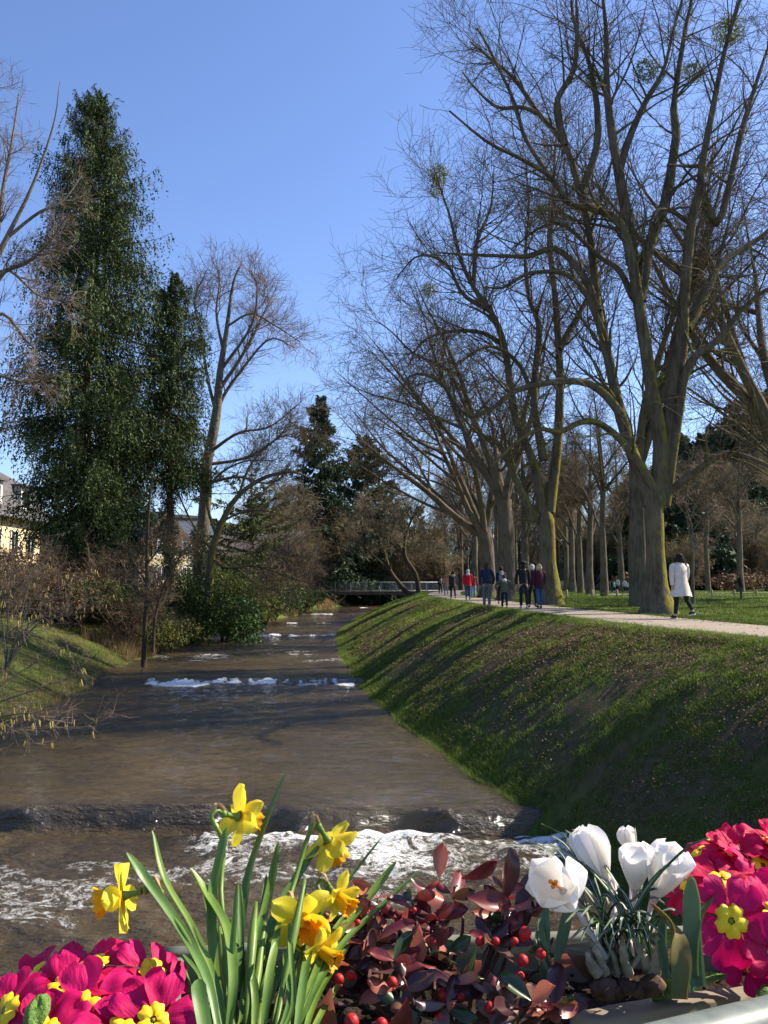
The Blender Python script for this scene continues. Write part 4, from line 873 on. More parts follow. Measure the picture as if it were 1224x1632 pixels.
# ------------------------------------------------------------------ people
SKIN = M('skin', (.55, .34, .25), (.5, .3, .22), rough=.55); 
_cl = {}
def cloth(name, c):
    if name not in _cl: _cl[name] = M(name, c, tuple(x * .8 for x in c), scale=9, rough=.9, bump=.25, bscale=60)
    return _cl[name]
def skin(verts, edges, radii, root=0, sub=1):
    me = bpy.data.meshes.new('t'); me.from_pydata([tuple(v) for v in verts], edges, []); ob = bpy.data.objects.new('t', me); COL.objects.link(ob)
    ob.modifiers.new('s', 'SKIN'); sv = me.skin_vertices[0].data
    for i, r in enumerate(radii): sv[i].radius = (r, r) if np.isscalar(r) else r; sv[i].use_root = (i == root)
    if sub: ss = ob.modifiers.new('u', 'SUBSURF'); ss.levels = sub; ss.render_levels = sub
    dg = bpy.context.evaluated_depsgraph_get(); m2 = bpy.data.meshes.new_from_object(ob.evaluated_get(dg))
    V = np.empty(len(m2.vertices) * 3); m2.vertices.foreach_get('co', V); V = V.reshape(-1, 3)
    q4 = [list(p.vertices) for p in m2.polygons if len(p.vertices) == 4]; q3 = [list(p.vertices) for p in m2.polygons if len(p.vertices) == 3]
    bpy.data.objects.remove(ob); bpy.data.meshes.remove(me); bpy.data.meshes.remove(m2)
    F = [np.array(q, np.int32) for q in (q4, q3) if q]; return V, F
def person(label, loc, rz, H=1.7, legs=((.25, .1), (-.28, .35)), arms=((-.25, .25, .12), (.25, .3, .12)), top=('t', (.1, .1, .1)), hem=.78, flare=1.0, trou=('j', (.05, .08, .16)), shoe=('s', (.03, .03, .03)), hair=('h', (.03, .02, .015)), style='short', hood=None, bag=None, build=1.0, headyaw=0.0, lean=.05, group='people on the riverside path', crouch=0.0, extra=None):
    s = H / 1.7; v3 = lambda *a: np.array(a, float)
    J = {}
    for k, sd in ((0, -1), (1, 1)):
        a, b = legs[k]; h = v3(sd * .09, 0, .92); kn = h + .43 * v3(0, math.sin(a), -math.cos(a)); an = kn + .42 * v3(0, math.sin(a - b), -math.cos(a - b))
        J['hip', k], J['knee', k], J['ank', k] = h, kn, an; J['toe', k] = an + v3(0, .13 * math.cos(max(0, b - .3)), -.035 - .1 * max(0, b - .3))
    dz = .085 - min(J['ank', 0][2], J['ank', 1][2]); ld = lambda z: lean * (z - .92)
    sh = v3(0, 0, dz)
    for k, sd in ((0, -1), (1, 1)):
        a, b, o = arms[k]; S = v3(sd * .175 * build, ld(1.41), 1.41); e = S + .28 * v3(sd * math.sin(o), math.sin(a) * math.cos(o), -math.cos(a) * math.cos(o)); w = e + .25 * v3(-sd * .1 * b, math.sin(a + b), -math.cos(a + b))
        J['sho', k], J['elb', k], J['wri', k] = S, e, w
    J = {k: (v + sh) * s for k, v in J.items()}
    Z = lambda z, y=0: v3(0, y + ld(z), z + dz) * s
    o = thing('person', label, 'person', loc, rz, group)
    hy_ = v3(math.sin(headyaw) * -.09, math.cos(headyaw) * .095, 0) * s
    V = [Z(.95), Z(1.1), Z(1.3), Z(1.42), Z(1.5), Z(1.56, .015), Z(1.63, .01), Z(1.69), Z(1.59) + hy_ * 1.08, Z(1.535) + hy_ * .85]
    E = [(0, 1), (1, 2), (2, 3), (3, 4), (4, 5), (5, 6), (6, 7), (5, 8), (5, 9)]; Rr = [.13, .115, .12, .075, .05, .075, .088, .05, .016, .028]
    for k in (0, 1):
        n = len(V); V += [J['hip', k], J['knee', k], J['ank', k], J['toe', k]]; E += [(0, n), (n, n + 1), (n + 1, n + 2), (n + 2, n + 3)]; Rr += [.085, .055, .036, .03]
        n = len(V); V += [J['sho', k], J['elb', k], J['wri', k], J['wri', k] + nrm(J['wri', k] - J['elb', k]) * .07 * s]; E += [(3, n), (n, n + 1), (n + 1, n + 2), (n + 2, n + 3)]; Rr += [.05, .038, .026, .028]
    Vb, Fb = skin(V, E, [r * s for r in Rr]); g = Geo(); g.add(Vb, Fb)
    for k, sd in ((0, -1), (1, 1)):
        w = J['wri', k]; d = nrm(w - J['elb', k]); sx = v3(0, 1, 0) - d * d[1]; sx = nrm(sx); inn = v3(-sd, 0, 0)
        for q in range(4):
            b0 = w + d * .07 * s + sx * (q - 1.5) * .017 * s; L = (.055, .068, .064, .05)[q] * s
            g.tube([b0, b0 + d * L * .5, b0 + d * L * .85 + inn * .018 * s, b0 + d * L + inn * .034 * s], [.008 * s, .008 * s, .007 * s, .005 * s], 6)
        b0 = w + d * .03 * s + sx * .028 * s; g.tube([b0, b0 + sx * .02 * s + d * .025 * s, b0 + sx * .022 * s + d * .055 * s], [.01 * s, .009 * s, .006 * s], 6)
    g.obj('body', SKIN, o)
    e = Geo(); hd = Z(1.605); f_ = nrm(hy_); r_ = np.array([f_[1], -f_[0], 0])
    for sd in (-1, 1): Geo().ell(hd + f_ * .083 * s + r_ * sd * .03 * s, (.009 * s,) * 3, 0, 6, 5).obj('eye', cloth('eye_dark', (.02, .015, .012)), o)
    for sd in (-1, 1): e.ell(Z(1.6) + r_ * sd * .088 * s, (.015 * s, .022 * s, .03 * s), 0, 6, 5)
    e.obj('ear', SKIN, o)
    # trousers
    tv = [Z(.98), Z(.9)]; te = [(0, 1)]; trr = [.13 * build, .135 * build]
    for k in (0, 1):
        n = len(tv); up = J['ank', k] * .93 + J['knee', k] * .07; tv += [J['hip', k] * .9 + J['knee', k] * .1, J['knee', k], up]; te += [(1, n), (n, n + 1), (n + 1, n + 2)]; trr += [.095 * build, .07, .06]
    Vt, Ft = skin(tv, te, [r * s for r in trr]); Geo().add(Vt, Ft).obj('trousers', cloth(*trou), o)
    for k in (0, 1):
        c = (J['ank', k] * .45 + J['toe', k] * .55) + v3(0, .01, -.015) * s; sg = Geo(); d = nrm(J['toe', k] - J['ank', k]); 
        sg.ell((0, 0, 0), (.045 * s, .135 * s, .05 * s), 0, 10, 7); sg.box((0, 0, -.042 * s), (.075 * s, .24 * s, .022 * s), 1); so_ = sg.obj('shoe', [cloth(*shoe), cloth('sole', (.5, .5, .48) if shoe[0] != 'black_shoe' else (.6, .6, .58))], o, loc=tuple(c), rot=(math.atan2(d[2] + .2, 1), 0, 0))
    # coat / jacket
    g = Geo(); na = 20; th = np.linspace(0, 2 * np.pi, na, endpoint=False); rings = []
    prof = [(hem, .165 * flare, .135 * flare), (hem + .12, .16 * (1 + (flare - 1) * .7), .13 * flare ** .7), (.98, .165, .13), (1.1, .155, .118), (1.25, .165, .122), (1.36, .175, .118), (1.43, .135, .09), (1.47, .085, .075), (1.52, .065, .065)]
    if hem > .9: prof = [(hem, .16, .128)] + prof[3:]
    for q, (z, rx, ry) in enumerate(prof):
        fold = 1 + (.05 if z < 1.0 else .02) * np.sin(th * 5 + q * .5 + H * 9) + .03 * (vnoise(th * 2, z * 6, H) - .5)
        sw = (.0 if z > .95 else .03 * (J['knee', 1][1] + J['knee', 0][1]) / s)
        rings.append(np.stack([np.cos(th) * rx * build * fold, np.sin(th) * ry * build * fold + ld(z) + sw, 0 * th + z + dz + (.012 * np.sin(th * 3) if q == 0 else 0)], -1) * s)
    V = np.array(rings).reshape(-1, 3); n = len(prof); i = np.arange(n - 1)[:, None] * na; j = np.arange(na)[None]
    g.add(V, np.stack([i + j, i + (j + 1) % na, i + na + (j + 1) % na, i + na + j], -1).reshape(-1, 4))
    for k, sd in ((0, -1), (1, 1)):
        inn = Z(1.38) * .45 + J['sho', k] * .55; cuff = J['wri', k] * .98 + J['elb', k] * .02
        P, r = resamp([inn, J['sho', k] + v3(0, 0, .0), J['elb', k], cuff], np.array([.07, .066, .056, .048]) * s * (.6 + .4 * build), 10); V, F = tubes(P[None], r[None], 10); g.add(V, F)
    if hood: g.ell(Z(1.46, -.09), (.12 * s, .07 * s, .09 * s), 1, 10, 7, .15)
    g.obj('coat' if hem < .85 else 'jacket', [cloth(*top), cloth(*(hood or top))], o)
    # hair / hat
    hg = Geo(); bk = -f_ * .018 * s
    hg.ell(Z(1.65) + bk, (.103 * s, .108 * s, .105 * s), 0, 14, 9, .18, int(H * 100), zmin=-.35)
    hg.ell(Z(1.60) + bk * 2.0, (.098 * s, .085 * s, .11 * s), 0, 12, 8, .2, 3)
    if style == 'long': hg.ell(Z(1.48) + bk * 3.2, (.10 * s, .06 * s, .19 * s), 0, 12, 9, .3, 5)
    if style == 'bob': hg.ell(Z(1.585) + bk * 1.2, (.125 * s, .115 * s, .125 * s), 0, 14, 9, .25, 5)
    if style == 'bun': hg.ell(Z(1.76) + bk * 1.5, (.06 * s, .06 * s, .055 * s), 0, 10, 7, .3, 6)
    if style == 'hat': hg.ell(Z(1.70), (.135 * s, .14 * s, .09 * s), 0, 14, 9, .25, 6); 
    hg.obj('hat' if style == 'hat' else 'hair', cloth(*hair), o)
    if bag == 'backpack':
        b = Geo(); b.ell(Z(1.24, -.2), (.14 * s, .09 * s, .2 * s), 0, 12, 9, .1); b.obj('backpack', cloth('grey_backpack', (.2, .2, .2)), o)
    if bag == 'hand':
        b = Geo(); w = J['wri', 0] + v3(-.02, 0, -.2) * s; b.box(tuple(w), (.09 * s, .3 * s, .24 * s)); b.tube([w + v3(0, -.1, .12) * s, w + v3(0, -.05, .2) * s, w + v3(0, .05, .2) * s, w + v3(0, .1, .12) * s], .01 * s, 5); b.obj('handbag', cloth('black_bag', (.03, .03, .03)), o, False)
    if extra: extra(o, J, s, Z)
    return o
def ppos(px, py, Y=None):
    p = atz(px, py, 0.012); return (p[0], p[1], .02) if Y is None else (at(px, py, Y)[0], Y, gz(at(px, py, Y)[0], Y) + .005)
BLK = ('black_cloth', (.018, .018, .02)); NVY = ('navy_cloth', (.018, .022, .045)); JNS = ('blue_denim', (.05, .11, .22)); GRYT = ('grey_trousers', (.14, .15, .15)); DRKH = ('dark_hair', (.022, .014, .01))
person('person in a long cream white coat and black trousers walking alone', ppos(1086, 987), .25, 1.62, legs=((.16, .02), (-.30, .45)), arms=((-.18, .12, .22), (.2, .35, .2)), top=('cream_coat', (.66, .58, .5)), hem=.60, flare=1.5, trou=BLK, shoe=('black_shoe', (.03, .03, .03)), hair=DRKH, style='bob', build=1.22, headyaw=.5)
person('man in navy jacket and grey trousers in the middle of the path', ppos(776, 970), .05, 1.6, legs=((.08, .0), (-.05, .05)), arms=((-.1, .2, .25), (.15, .4, .35)), top=('navy_jacket', (.02, .028, .06)), hem=.93, trou=GRYT, shoe=('orange_shoe', (.6, .16, .08)), hair=('brown_hair', (.06, .035, .02)), headyaw=-.6, build=1.1)
person('adult in dark jacket with grey hood walking ahead of the child', ppos(799, 963), .0, 1.6, top=NVY, hem=.9, trou=BLK, hair=DRKH, hood=('grey_hood', (.25, .25, .27)), bag='backpack', legs=((.22, .05), (-.25, .35)))
person('child in olive green jacket with white hood and red shoes', ppos(804, 971), .0, 1.18, legs=((.2, .05), (-.2, .3)), arms=((-.1, .3, .9), (.1, .3, .9)), top=('olive_jacket', (.09, .11, .06)), hem=.85, flare=1.1, trou=NVY, shoe=('red_shoe', (.6, .07, .05)), hair=('brown_hair', (.06, .035, .02)), hood=('white_hood', (.6, .6, .62)), build=1.15)
person('person all in black with a big fluffy black hat', ppos(835, 971), .0, 1.62, legs=((.12, .02), (-.18, .2)), arms=((-.1, .1, .35), (.1, .2, .2)), top=BLK, hem=.92, trou=BLK, shoe=('white_shoe', (.6, .6, .6)), hair=('black_hat', (.02, .02, .02)), style='hat')
person('white haired person in a dark coat beside the blonde one', ppos(849, 969), .1, 1.56, legs=((.15, .05), (-.2, .2)), top=('dark_coat', (.03, .026, .035)), hem=.78, trou=BLK, hair=('white_hair', (.55, .53, .5)), style='short')
person('blonde person in a burgundy coat and blue jeans', ppos(860, 970), .05, 1.56, legs=((-.15, .15), (.12, .02)), arms=((-.1, .3, .1), (.1, .5, .12)), top=('burgundy_coat', (.07, .018, .028)), hem=.78, trou=JNS, shoe=BLK, hair=('blonde_hair', (.55, .38, .18)), style='bob', build=1.1)
person('white haired person in a bright red jacket and jeans', ppos(746, 956), .0, 1.63, legs=((.12, .02), (-.15, .12)), top=('red_jacket', (.62, .02, .03)), hem=.8, trou=JNS, shoe=BLK, hair=('white_hair', (.55, .53, .5)), hood=('white_hood', (.6, .6, .62)), build=1.2)
person('person in dark red partly hidden behind the red jacket', ppos(755, 954), .0, 1.5, top=('dark_red_jacket', (.16, .03, .04)), hem=.85, trou=('light_jeans', (.22, .3, .4)), hair=DRKH)
person('person in a dark grey coat with pale hood carrying a bag', ppos(722, 955.5), .1, 1.58, top=('charcoal_coat', (.035, .035, .045)), hem=.72, trou=BLK, hair=DRKH, style='bob', hood=('pale_hood', (.4, .37, .33)), bag='hand')
person('person in a tan orange coat and pale jeans near the bridge', ppos(711, 948.5), .1, 1.5, top=('tan_coat', (.5, .24, .12)), hem=.72, trou=('light_jeans', (.22, .3, .4)), hair=('tan_hat', (.45, .2, .09)), style='hat')
person('person in black with a grey backpack, farthest on the path', ppos(702, 947.5), .1, 1.5, top=BLK, hem=.9, trou=BLK, hair=DRKH, bag='backpack')
def phone(o, J, s, Z): Geo().box(tuple(J['wri', 0] + np.array([.03, .06, .08]) * s), (.08 * s, .015 * s, .15 * s)).obj('phone', cloth('phone_black', (.02, .02, .02)), o, False)
person('long haired person in black looking down at a phone on the lawn', ppos(1147, 0, 50), 1.25, 1.45, legs=((.02, 0), (-.03, .02)), arms=((.5, 1.1, .1), (.4, 1.2, .1)), top=BLK, hem=.8, trou=('dark_grey_trousers', (.06, .06, .06)), hair=('auburn_hair', (.12, .045, .02)), style='long', headyaw=0, lean=.12, group='people on the far lawn', extra=phone)
for px, Y, H, tc, tn, rz, st, lb in [(951, 88, 1.2, (.05, .05, .06), 'dark_top', 1.2, 'short', 'small figure in dark clothes at the left of the far crowd'), (957, 84, 1.25, (.05, .3, .22), 'green_top', .6, 'short', 'person in a green top at the left of the far crowd'), (963, 90, 1.5, (.6, .58, .55), 'white_top', 2.0, 'short', 'person in white beside the green top on the far lawn'), (973, 86, 1.35, (.55, .55, .6), 'pale_top', 2.6, 'short', 'person in a pale grey top at the middle of the far crowd'),
                                   (978, 91, 1.25, (.7, .68, .66), 'bright_top', -1.2, 'bob', 'short figure in bright white beside the tan coat'), (985, 84, 1.75, (.3, .18, .1), 'brown_coat', .3, 'bob', 'tallest of the far crowd, in a tan brown coat'), (990, 87, 1.6, (.45, .25, .3), 'pink_top', -.4, 'long', 'person in dusty pink at the right of the far crowd')]:
    person(lb, ppos(px, 0, Y), rz, H, top=(tn, tc), hem=.8, trou=NVY, style=st, group='people on the far lawn')

# ------------------------------------------------------------------ mistletoe in the limes
MIS = M('mistletoe_leaves', (.12, .15, .045), (.26, .29, .08), rough=.6, trans=.2, use_rnd=True)
V, F, rn = leafcloud(101, 850, [((0, 0, 0), (.5, .5, .45)), ((0, 0, 0), (.34, .34, .34))], .085); mm = mk_mesh('foliage', V, [F], MIS, rnd=rn, smoothf=False)
for px, py, Y, sc_, lb in [(1160, 50, 25, 1.0, 'mistletoe ball near the top right of the great lime'), (1030, 112, 26, .9, 'mistletoe ball high in the middle of the great lime'), (948, 128, 26, .8, 'mistletoe ball left of the middle one in the great lime'), (1105, 115, 27, .8, 'faint mistletoe ball right of the middle one'),
                           (699, 278, 44, 1.25, 'mistletoe ball at the upper left of the row of limes'), (694, 303, 44, .9, 'mistletoe clump hanging under the upper left ball'), (684, 462, 44, 1.0, 'small mistletoe ball lower on the left of the limes'), (1048, 605, 33, .8, 'mistletoe ball low between the forks of the great lime'), (862, 335, 36, .7, 'mistletoe clump in the crown of the forked lime')]:
    o = thing('mistletoe', lb, 'mistletoe', tuple(at(px, py, Y)), px, 'mistletoe balls in the limes', sc_); link('foliage', mm, o)
# ------------------------------------------------------------------ planter on the bridge rail
RIMZ, SOILZ = .58, .545
OLDW = M('weathered_wood', (.17, .13, .09), (.30, .25, .19), scale=14, rough=.85, bump=.7, bscale=70, bdist=.003, stretch=(.18, 1, 1))
GREYP = M('grey_green_plank', (.10, .11, .085), (.17, .175, .14), scale=20, rough=.8, bump=.4, bscale=90, bdist=.002, stretch=(.2, 1, 1))
RAILM = M('grey_painted_rail', (.10, .12, .108), (.15, .17, .155), scale=40, rough=.45, spec=.3, bump=.15, bscale=120, bdist=.001)
SOIL = M('potting_soil', (.012, .008, .005), (.035, .022, .014), scale=60, rough=1, bump=1, bscale=160, bdist=.006)
pb = [atz(262, 1524, RIMZ), atz(905, 1499, RIMZ), atz(1224, 1478, RIMZ)]; pf = [atz(915, 1606, RIMZ), atz(1224, 1563, RIMZ)]
bdir = nrm(pb[1] - pb[0]); fdir = nrm(pf[1] - pf[0])
planter = thing('planter_box', 'weathered wooden flower trough at the bottom of the picture', 'planter', (0, 0, 0))
def plank(name, a, b, th, h, mat, side, n=40, wob=.0025, rnd_end=False, par=planter):
    a, b = np.array(a), np.array(b); d = b - a; d[2] = 0; L = np.linalg.norm(d); d = d / L; s = np.array([-d[1], d[0], 0]) * side
    g = Geo(); t = np.linspace(0, 1, n); V = []
    for q in t:
        c = a + d * L * q; w1 = wob * (fbm(q * 14, 1.3, 0, 7, 3) - .5) * 2; w2 = wob * (fbm(q * 14, 5.3, 0, 8, 3) - .5) * 2
        k = th * (1 if not rnd_end else min(1, .25 + (q / .06) ** .5 * .75) if q < .06 else 1); e = .0025
        V += [c + [0, 0, -h], c + [0, 0, -e + w1], c + s * e + [0, 0, w1], c + s * (k - e) + [0, 0, w1], c + s * k + [0, 0, -e + w1], c + s * k + s * w2 + [0, 0, -h]]
    m = 6; i = np.arange(n - 1)[:, None] * m; j = np.arange(m)[None]; F = [np.stack([i + j, i + (j + 1) % m, i + m + (j + 1) % m, i + m + j], -1).reshape(-1, 4), np.array([list(range(m))[::-1], list(range((n - 1) * m, n * m))])]
    g.add(V, F); return g.obj(name, mat, par)
f0 = pf[0] - fdir * .004; plank('front_board', f0, pf[1] + fdir * .25, .021, .16, OLDW, -1, 60, .003, True)
plank('front_board', f0 - fdir * .45 + [0, -.008, -.02], f0 + fdir * .012 + [0, -.008, -.02], .018, .14, OLDW, -1, 40)
plank('back_board', pb[0] + [0, 0, .004], pb[1] + bdir * .45, .016, .17, GREYP, 1, 60, .002)
plank('base_board', f0 - fdir * .45 + [0, .02, -.13], pf[1] + fdir * .25 + [0, .02, -.13], .19, .018, GREYP, 1, 20, .001)
plank('end_board', pb[0] + [0.004, 0, 0], (pb[0][0] - .0, f0[1] - .12, RIMZ), .014, .16, GREYP, 1, 12)
Geo().tube([pb[0] + [.02, -.004, -.018], pb[0] + [.02, .001, -.018]], .005, 10).obj('bolt', cloth('dark_bolt', (.03, .03, .03)), planter)
# soil
sx = np.linspace(-.2, .62, 120); st_ = np.linspace(0, 1, 30); SX, ST = np.meshgrid(sx, st_)
fy = f0[1] + (SX - f0[0]) * fdir[1] / fdir[0]; by = pb[0][1] + (SX - pb[0][0]) * bdir[1] / bdir[0]
SY = fy + (by - fy) * ST; SZ = SOILZ + .02 * (fbm(SX * 30, SY * 30, 0, 77, 4) - .5) + .012 * (fbm(SX * 90, SY * 90, 0, 78, 3) - .5)
so_ = link('potting_soil', mk_mesh('potting_soil', np.stack([SX, SY + .004, SZ], -1), [gridF(120, 30)], SOIL)); tag(so_, 'dark crumbly potting soil filling the trough', kind='stuff')
rg = np.random.default_rng(5); g = Geo()
for q in range(260):
    x = rg.uniform(-.15, .5); a = f0[1] + (x - f0[0]) * fdir[1] / fdir[0]; b = pb[0][1] + (x - pb[0][0]) * bdir[1] / bdir[0]; y = rg.uniform(a, b); r = rg.uniform(.0015, .005)
    g.ell((x, y, SOILZ + .006), (r, r * .8, r * .7), 0, 6, 4, .4, q)
cr = g.obj('soil_crumbs', SOIL); tag(cr, 'small crumbs of dark soil', kind='stuff')
# rail
rl = thing('bridge_rail', 'round grey painted rail in front of the wooden trough', 'railing', (0, 0, 0))
ra, rb = at(1010, 1692, .565), at(1224, 1636, .625); rd = nrm(rb - ra)
Geo().tube([ra - rd * 1.2, ra, rb, rb + rd * .9], .0185, 24).obj('handrail', RAILM, rl)
for q in (-.9, .9): p = ra + rd * q; Geo().tube([p, p * [1, 1, 0] + [0, 0, -.75]], .018, 12).obj('post', RAILM, rl)

# ------------------------------------------------------------------ flower helpers
def frame(z, up=(0, 0, 1), roll=0.0):
    z = Vector(z).normalized(); u = Vector(up); x = u.cross(z)
    if x.length < 1e-3: x = Vector((1, 0, 0))
    x.normalize(); y = z.cross(x); m = Matrix((x, y, z)).transposed(); return m @ Matrix.Rotation(roll, 3, 'Z')
def petal_mesh(name, L, W, mat, wf, cup=.2, curl=.1, ruffle=.0, seed=0, nu=9, nv=7, base=.0, thick=0, notch=0.0, vein=0.0):
    """petal growing along +x from the origin, upper face +z"""
    u = np.linspace(0, 1, nu)[:, None]; v = np.linspace(-1, 1, nv)[None]; w = np.interp(u[:, 0], *zip(*wf))[:, None] * W / 2
    x = (base + u * L) * np.ones_like(v) - notch * L * np.exp(-(v / .3) ** 2) * smooth(.7, 1, u); y = w * v
    z = cup * W * v ** 2 * np.sin(u * np.pi * .6) + curl * L * u ** 2 + ruffle * L * (vnoise(u * 3 + seed, v * 2.2 + seed * 3, 0, seed) - .5) * u * 2 + vein * W * np.abs(np.sin(v * 9)) * (1 - u)
    x = x + ruffle * .25 * L * (vnoise(v * 5 + seed, 0, 0, seed + 3) - .5) * smooth(.6, 1, u)
    return mk_mesh(name, np.stack([x + 0 * z, y + 0 * x, z], -1), [gridF(nv, nu)], mat, rnd=np.broadcast_to(u, z.shape).copy().ravel())
def strap(name, pts, w, mat, parent, twist=0.0, fold=.25, n=26, tip=.16, face=None, rndm=.5, base_w=.6):
    P, _ = resamp(pts, np.zeros(len(pts)), n); T = nrm(np.gradient(P, axis=0)); t = np.linspace(0, 1, n)
    view = nrm(np.array([0, 0, EYE]) - P) if face is None else np.broadcast_to(np.array(face, float), P.shape)
    S = nrm(np.cross(T, view)); N = np.cross(S, T); a = twist * (t - .3)[:, None]; S2 = S * np.cos(a) + N * np.sin(a); N2 = np.cross(S2, T)
    wt_ = w * .36 * np.minimum(1, np.sqrt(np.clip((1 - t) / tip, 0, 1))) * (base_w + (1 - base_w) * smooth(0, .35, t)); v = np.linspace(-1, 1, 5)
    V = P[:, None] + S2[:, None] * (wt_[:, None] * v)[..., None] + N2[:, None] * (wt_[:, None] * fold * (np.abs(v) ** 1.3))[..., None]
    Vb = V - N2[:, None] * .0009
    g = Geo(); F = gridF(5, n); g.add(V, F); g.add(Vb, F[:, ::-1]); 
    return g.obj(name, mat, parent)
def fromw(o, p): return np.array(p) - np.array(o.location)
def stemtube(name, pts, r, mat, parent, n=16):
    P, rr = resamp(pts, np.broadcast_to(np.asarray(r, float), (len(pts),)), n); return Geo().tube(P, rr, 10).obj(name, mat, parent)

# ------------------------------------------------------------------ daffodils
DL = M('daffodil_leaf', (.12, .21, .03), (.19, .30, .05), scale=25, rough=.42, spec=.45, bump=.25, bscale=200, bdist=.0006, trans=.3, stretch=(1, 1, .1))
DLD = M('daffodil_leaf_blue', (.085, .18, .035), (.14, .25, .055), scale=25, rough=.45, spec=.45, bump=.25, bscale=200, bdist=.0006, trans=.25, stretch=(1, 1, .1))
DP = M('daffodil_petal', (.90, .74, .03), (.86, .74, .07), use_rnd=True, rough=.5, trans=.45, bump=.2, bscale=300, bdist=.0005)
DC = M('daffodil_corona', (.86, .50, .01), (.86, .42, .006), scale=90, rough=.5, trans=.35, bump=.3, bscale=260, bdist=.0006)
SPA = M('papery_spathe', (.38, .25, .13), (.5, .36, .2), scale=60, rough=.8, trans=.3)
dpet = [petal_mesh('petal', .0260, .0185, DP, ((0, .35), (.25, .8), (.5, 1), (.75, .85), (.92, .42), (1, .05)), cup=.22 * c, curl=k, ruffle=.06, seed=s) for s, c, k in ((1, 1, -.05), (2, -.6, -.18), (3, .8, .08), (4, -.8, -.1))]
def corona_mesh():
    na, nz = 36, 9; a = np.linspace(0, 2 * np.pi, na, endpoint=False); t = np.linspace(0, 1, nz)[:, None]
    r = .0052 + .0022 * t + .0026 * t ** 4; fr = 1 + t ** 3 * (.13 * np.sin(a * 6) + .08 * np.sin(a * 13 + 1)); z = .0195 * t + .0012 * t ** 3 * np.sin(a * 11)
    V = np.stack([np.cos(a) * r * fr, np.sin(a) * r * fr, z + 0 * a], -1).reshape(-1, 3); i = np.arange(nz - 1)[:, None] * na; j = np.arange(na)[None]
    F = np.stack([i + j, i + (j + 1) % na, i + na + (j + 1) % na, i + na + j], -1).reshape(-1, 4); g = Geo(); g.add(V, F); g.add(V * [.93, .93, 1], F[:, ::-1]); g.tube([(0, 0, 0), (0, 0, .014)], .0011, 6); return g.mesh('corona', DC)
cm_ = corona_mesh(); rgf = np.random.default_rng(12)
def daffodil(label, fp, depth, face, base, scale=1.0, roll=0.0, via=None, leaves=(), neck=.55):
    b = at(*base[:2], base[2]); o = thing('daffodil', label, 'daffodil', tuple(b), 0, 'yellow daffodils'); c = at(*fp, depth); f = np.array(Vector(face).normalized())
    M3 = frame(face, roll=roll)
    fl = Geo(); back = c - f * .013 * scale
    P, r = resamp([c + f * .001 - b, c - f * .005 * scale - b, c - f * .010 * scale - b, back - b], [.0045, .0026, .0021, .0028], 8); fl.tube(P, r, 10)
    fl.ell(tuple(back - f * .003 - b), (.0032, .0032, .0035), 0, 10, 7); flo = fl.obj('flower_neck', DL, o)
    for q in range(6):
        m = dpet[(q * 7 + int(depth * 100)) % 4]; a = q * np.pi / 3 + rgf.uniform(-.12, .12)
        tilt = rgf.uniform(-.12, .28) + (.14 if q % 2 else 0); Mx = M3.to_4x4() @ Matrix.Rotation(a, 4, 'Z') @ Matrix.Rotation(-tilt, 4, 'Y'); Mx.translation = Vector(c - b + f * .0008 * (q % 2)); p = link('petal', m, o); p.matrix_local = Mx @ Matrix.Scale(scale * rgf.uniform(.92, 1.08), 4)
    p = link('corona', cm_, o); Mx = M3.to_4x4(); Mx.translation = Vector(c - b); p.matrix_local = Mx @ Matrix.Scale(scale, 4)
    e = back - f * .005; up = e + np.array([-f[0] * .004, -f[1] * .004, .003]); j1 = up + np.array([-f[0] * .007, -f[1] * .006, -.005])
    pts = [e - b, up - b, j1 - b] + [at(x, y, z) - b for x, y, z in (via or [])] + [(0, 0, 0)]
    stemtube('stem', pts, [.0015, .0015, .0017] + [.0021] * (len(pts) - 3), DL, o, 22)
    strap('spathe', [j1 - b, up + np.array([0, 0, .006]) - b, e + f * .012 - b + np.array([0, 0, -.004])], .006, SPA, o, twist=2.0, n=10, tip=.5)
    for k, (pp, w, *rest) in enumerate(leaves):
        pts = [at(x, y, z) - b for x, y, z in pp][::-1]; strap('leaf', pts, w, DLD if k % 2 else DL, o, twist=rest[0] if rest else rgf.uniform(-.8, .8), fold=.3)
    return o
daffodil('daffodil facing left, lowest on the left, seen from its side', (197, 1428), .70, (-1, -.15, -.22), (352, 1665, .60), 1.12, .4, via=[(258, 1436, .69), (300, 1500, .66), (335, 1580, .63)],
         leaves=[([(243, 1322, .72), (262, 1400, .70), (308, 1480, .67), (345, 1570, .63), (362, 1660, .60)], .0075), ([(202, 1358, .69), (232, 1400, .69), (285, 1475, .67), (330, 1560, .63), (350, 1660, .60)], .0105, .9), ([(303, 1382, .71), (330, 1425, .70), (362, 1480, .67), (372, 1560, .63), (362, 1660, .6)], .0105), ([(316, 1560, .60), (318, 1590, .59), (326, 1640, .58), (335, 1700, .57)], .014, .2)])
daffodil('daffodil seen from behind, topmost on the left', (380, 1302), .76, (.62, .55, -.30), (372, 1660, .62), 1.0, .2, via=[(356, 1345, .75), (352, 1420, .73), (362, 1520, .68), (370, 1600, .64)],
         leaves=[([(361, 1318, .73), (352, 1360, .72), (338, 1430, .70), (340, 1520, .66), (358, 1640, .61)], .0105, .3), ([(456, 1230, .80), (432, 1290, .78), (398, 1385, .75), (386, 1460, .72), (376, 1560, .66), (366, 1660, .61)], .0095, 1.0), ([(331, 1418, .74), (340, 1470, .72), (352, 1540, .67), (366, 1650, .61)], .007), ([(425, 1392, .76), (418, 1450, .73), (400, 1540, .67), (384, 1650, .62)], .006)])
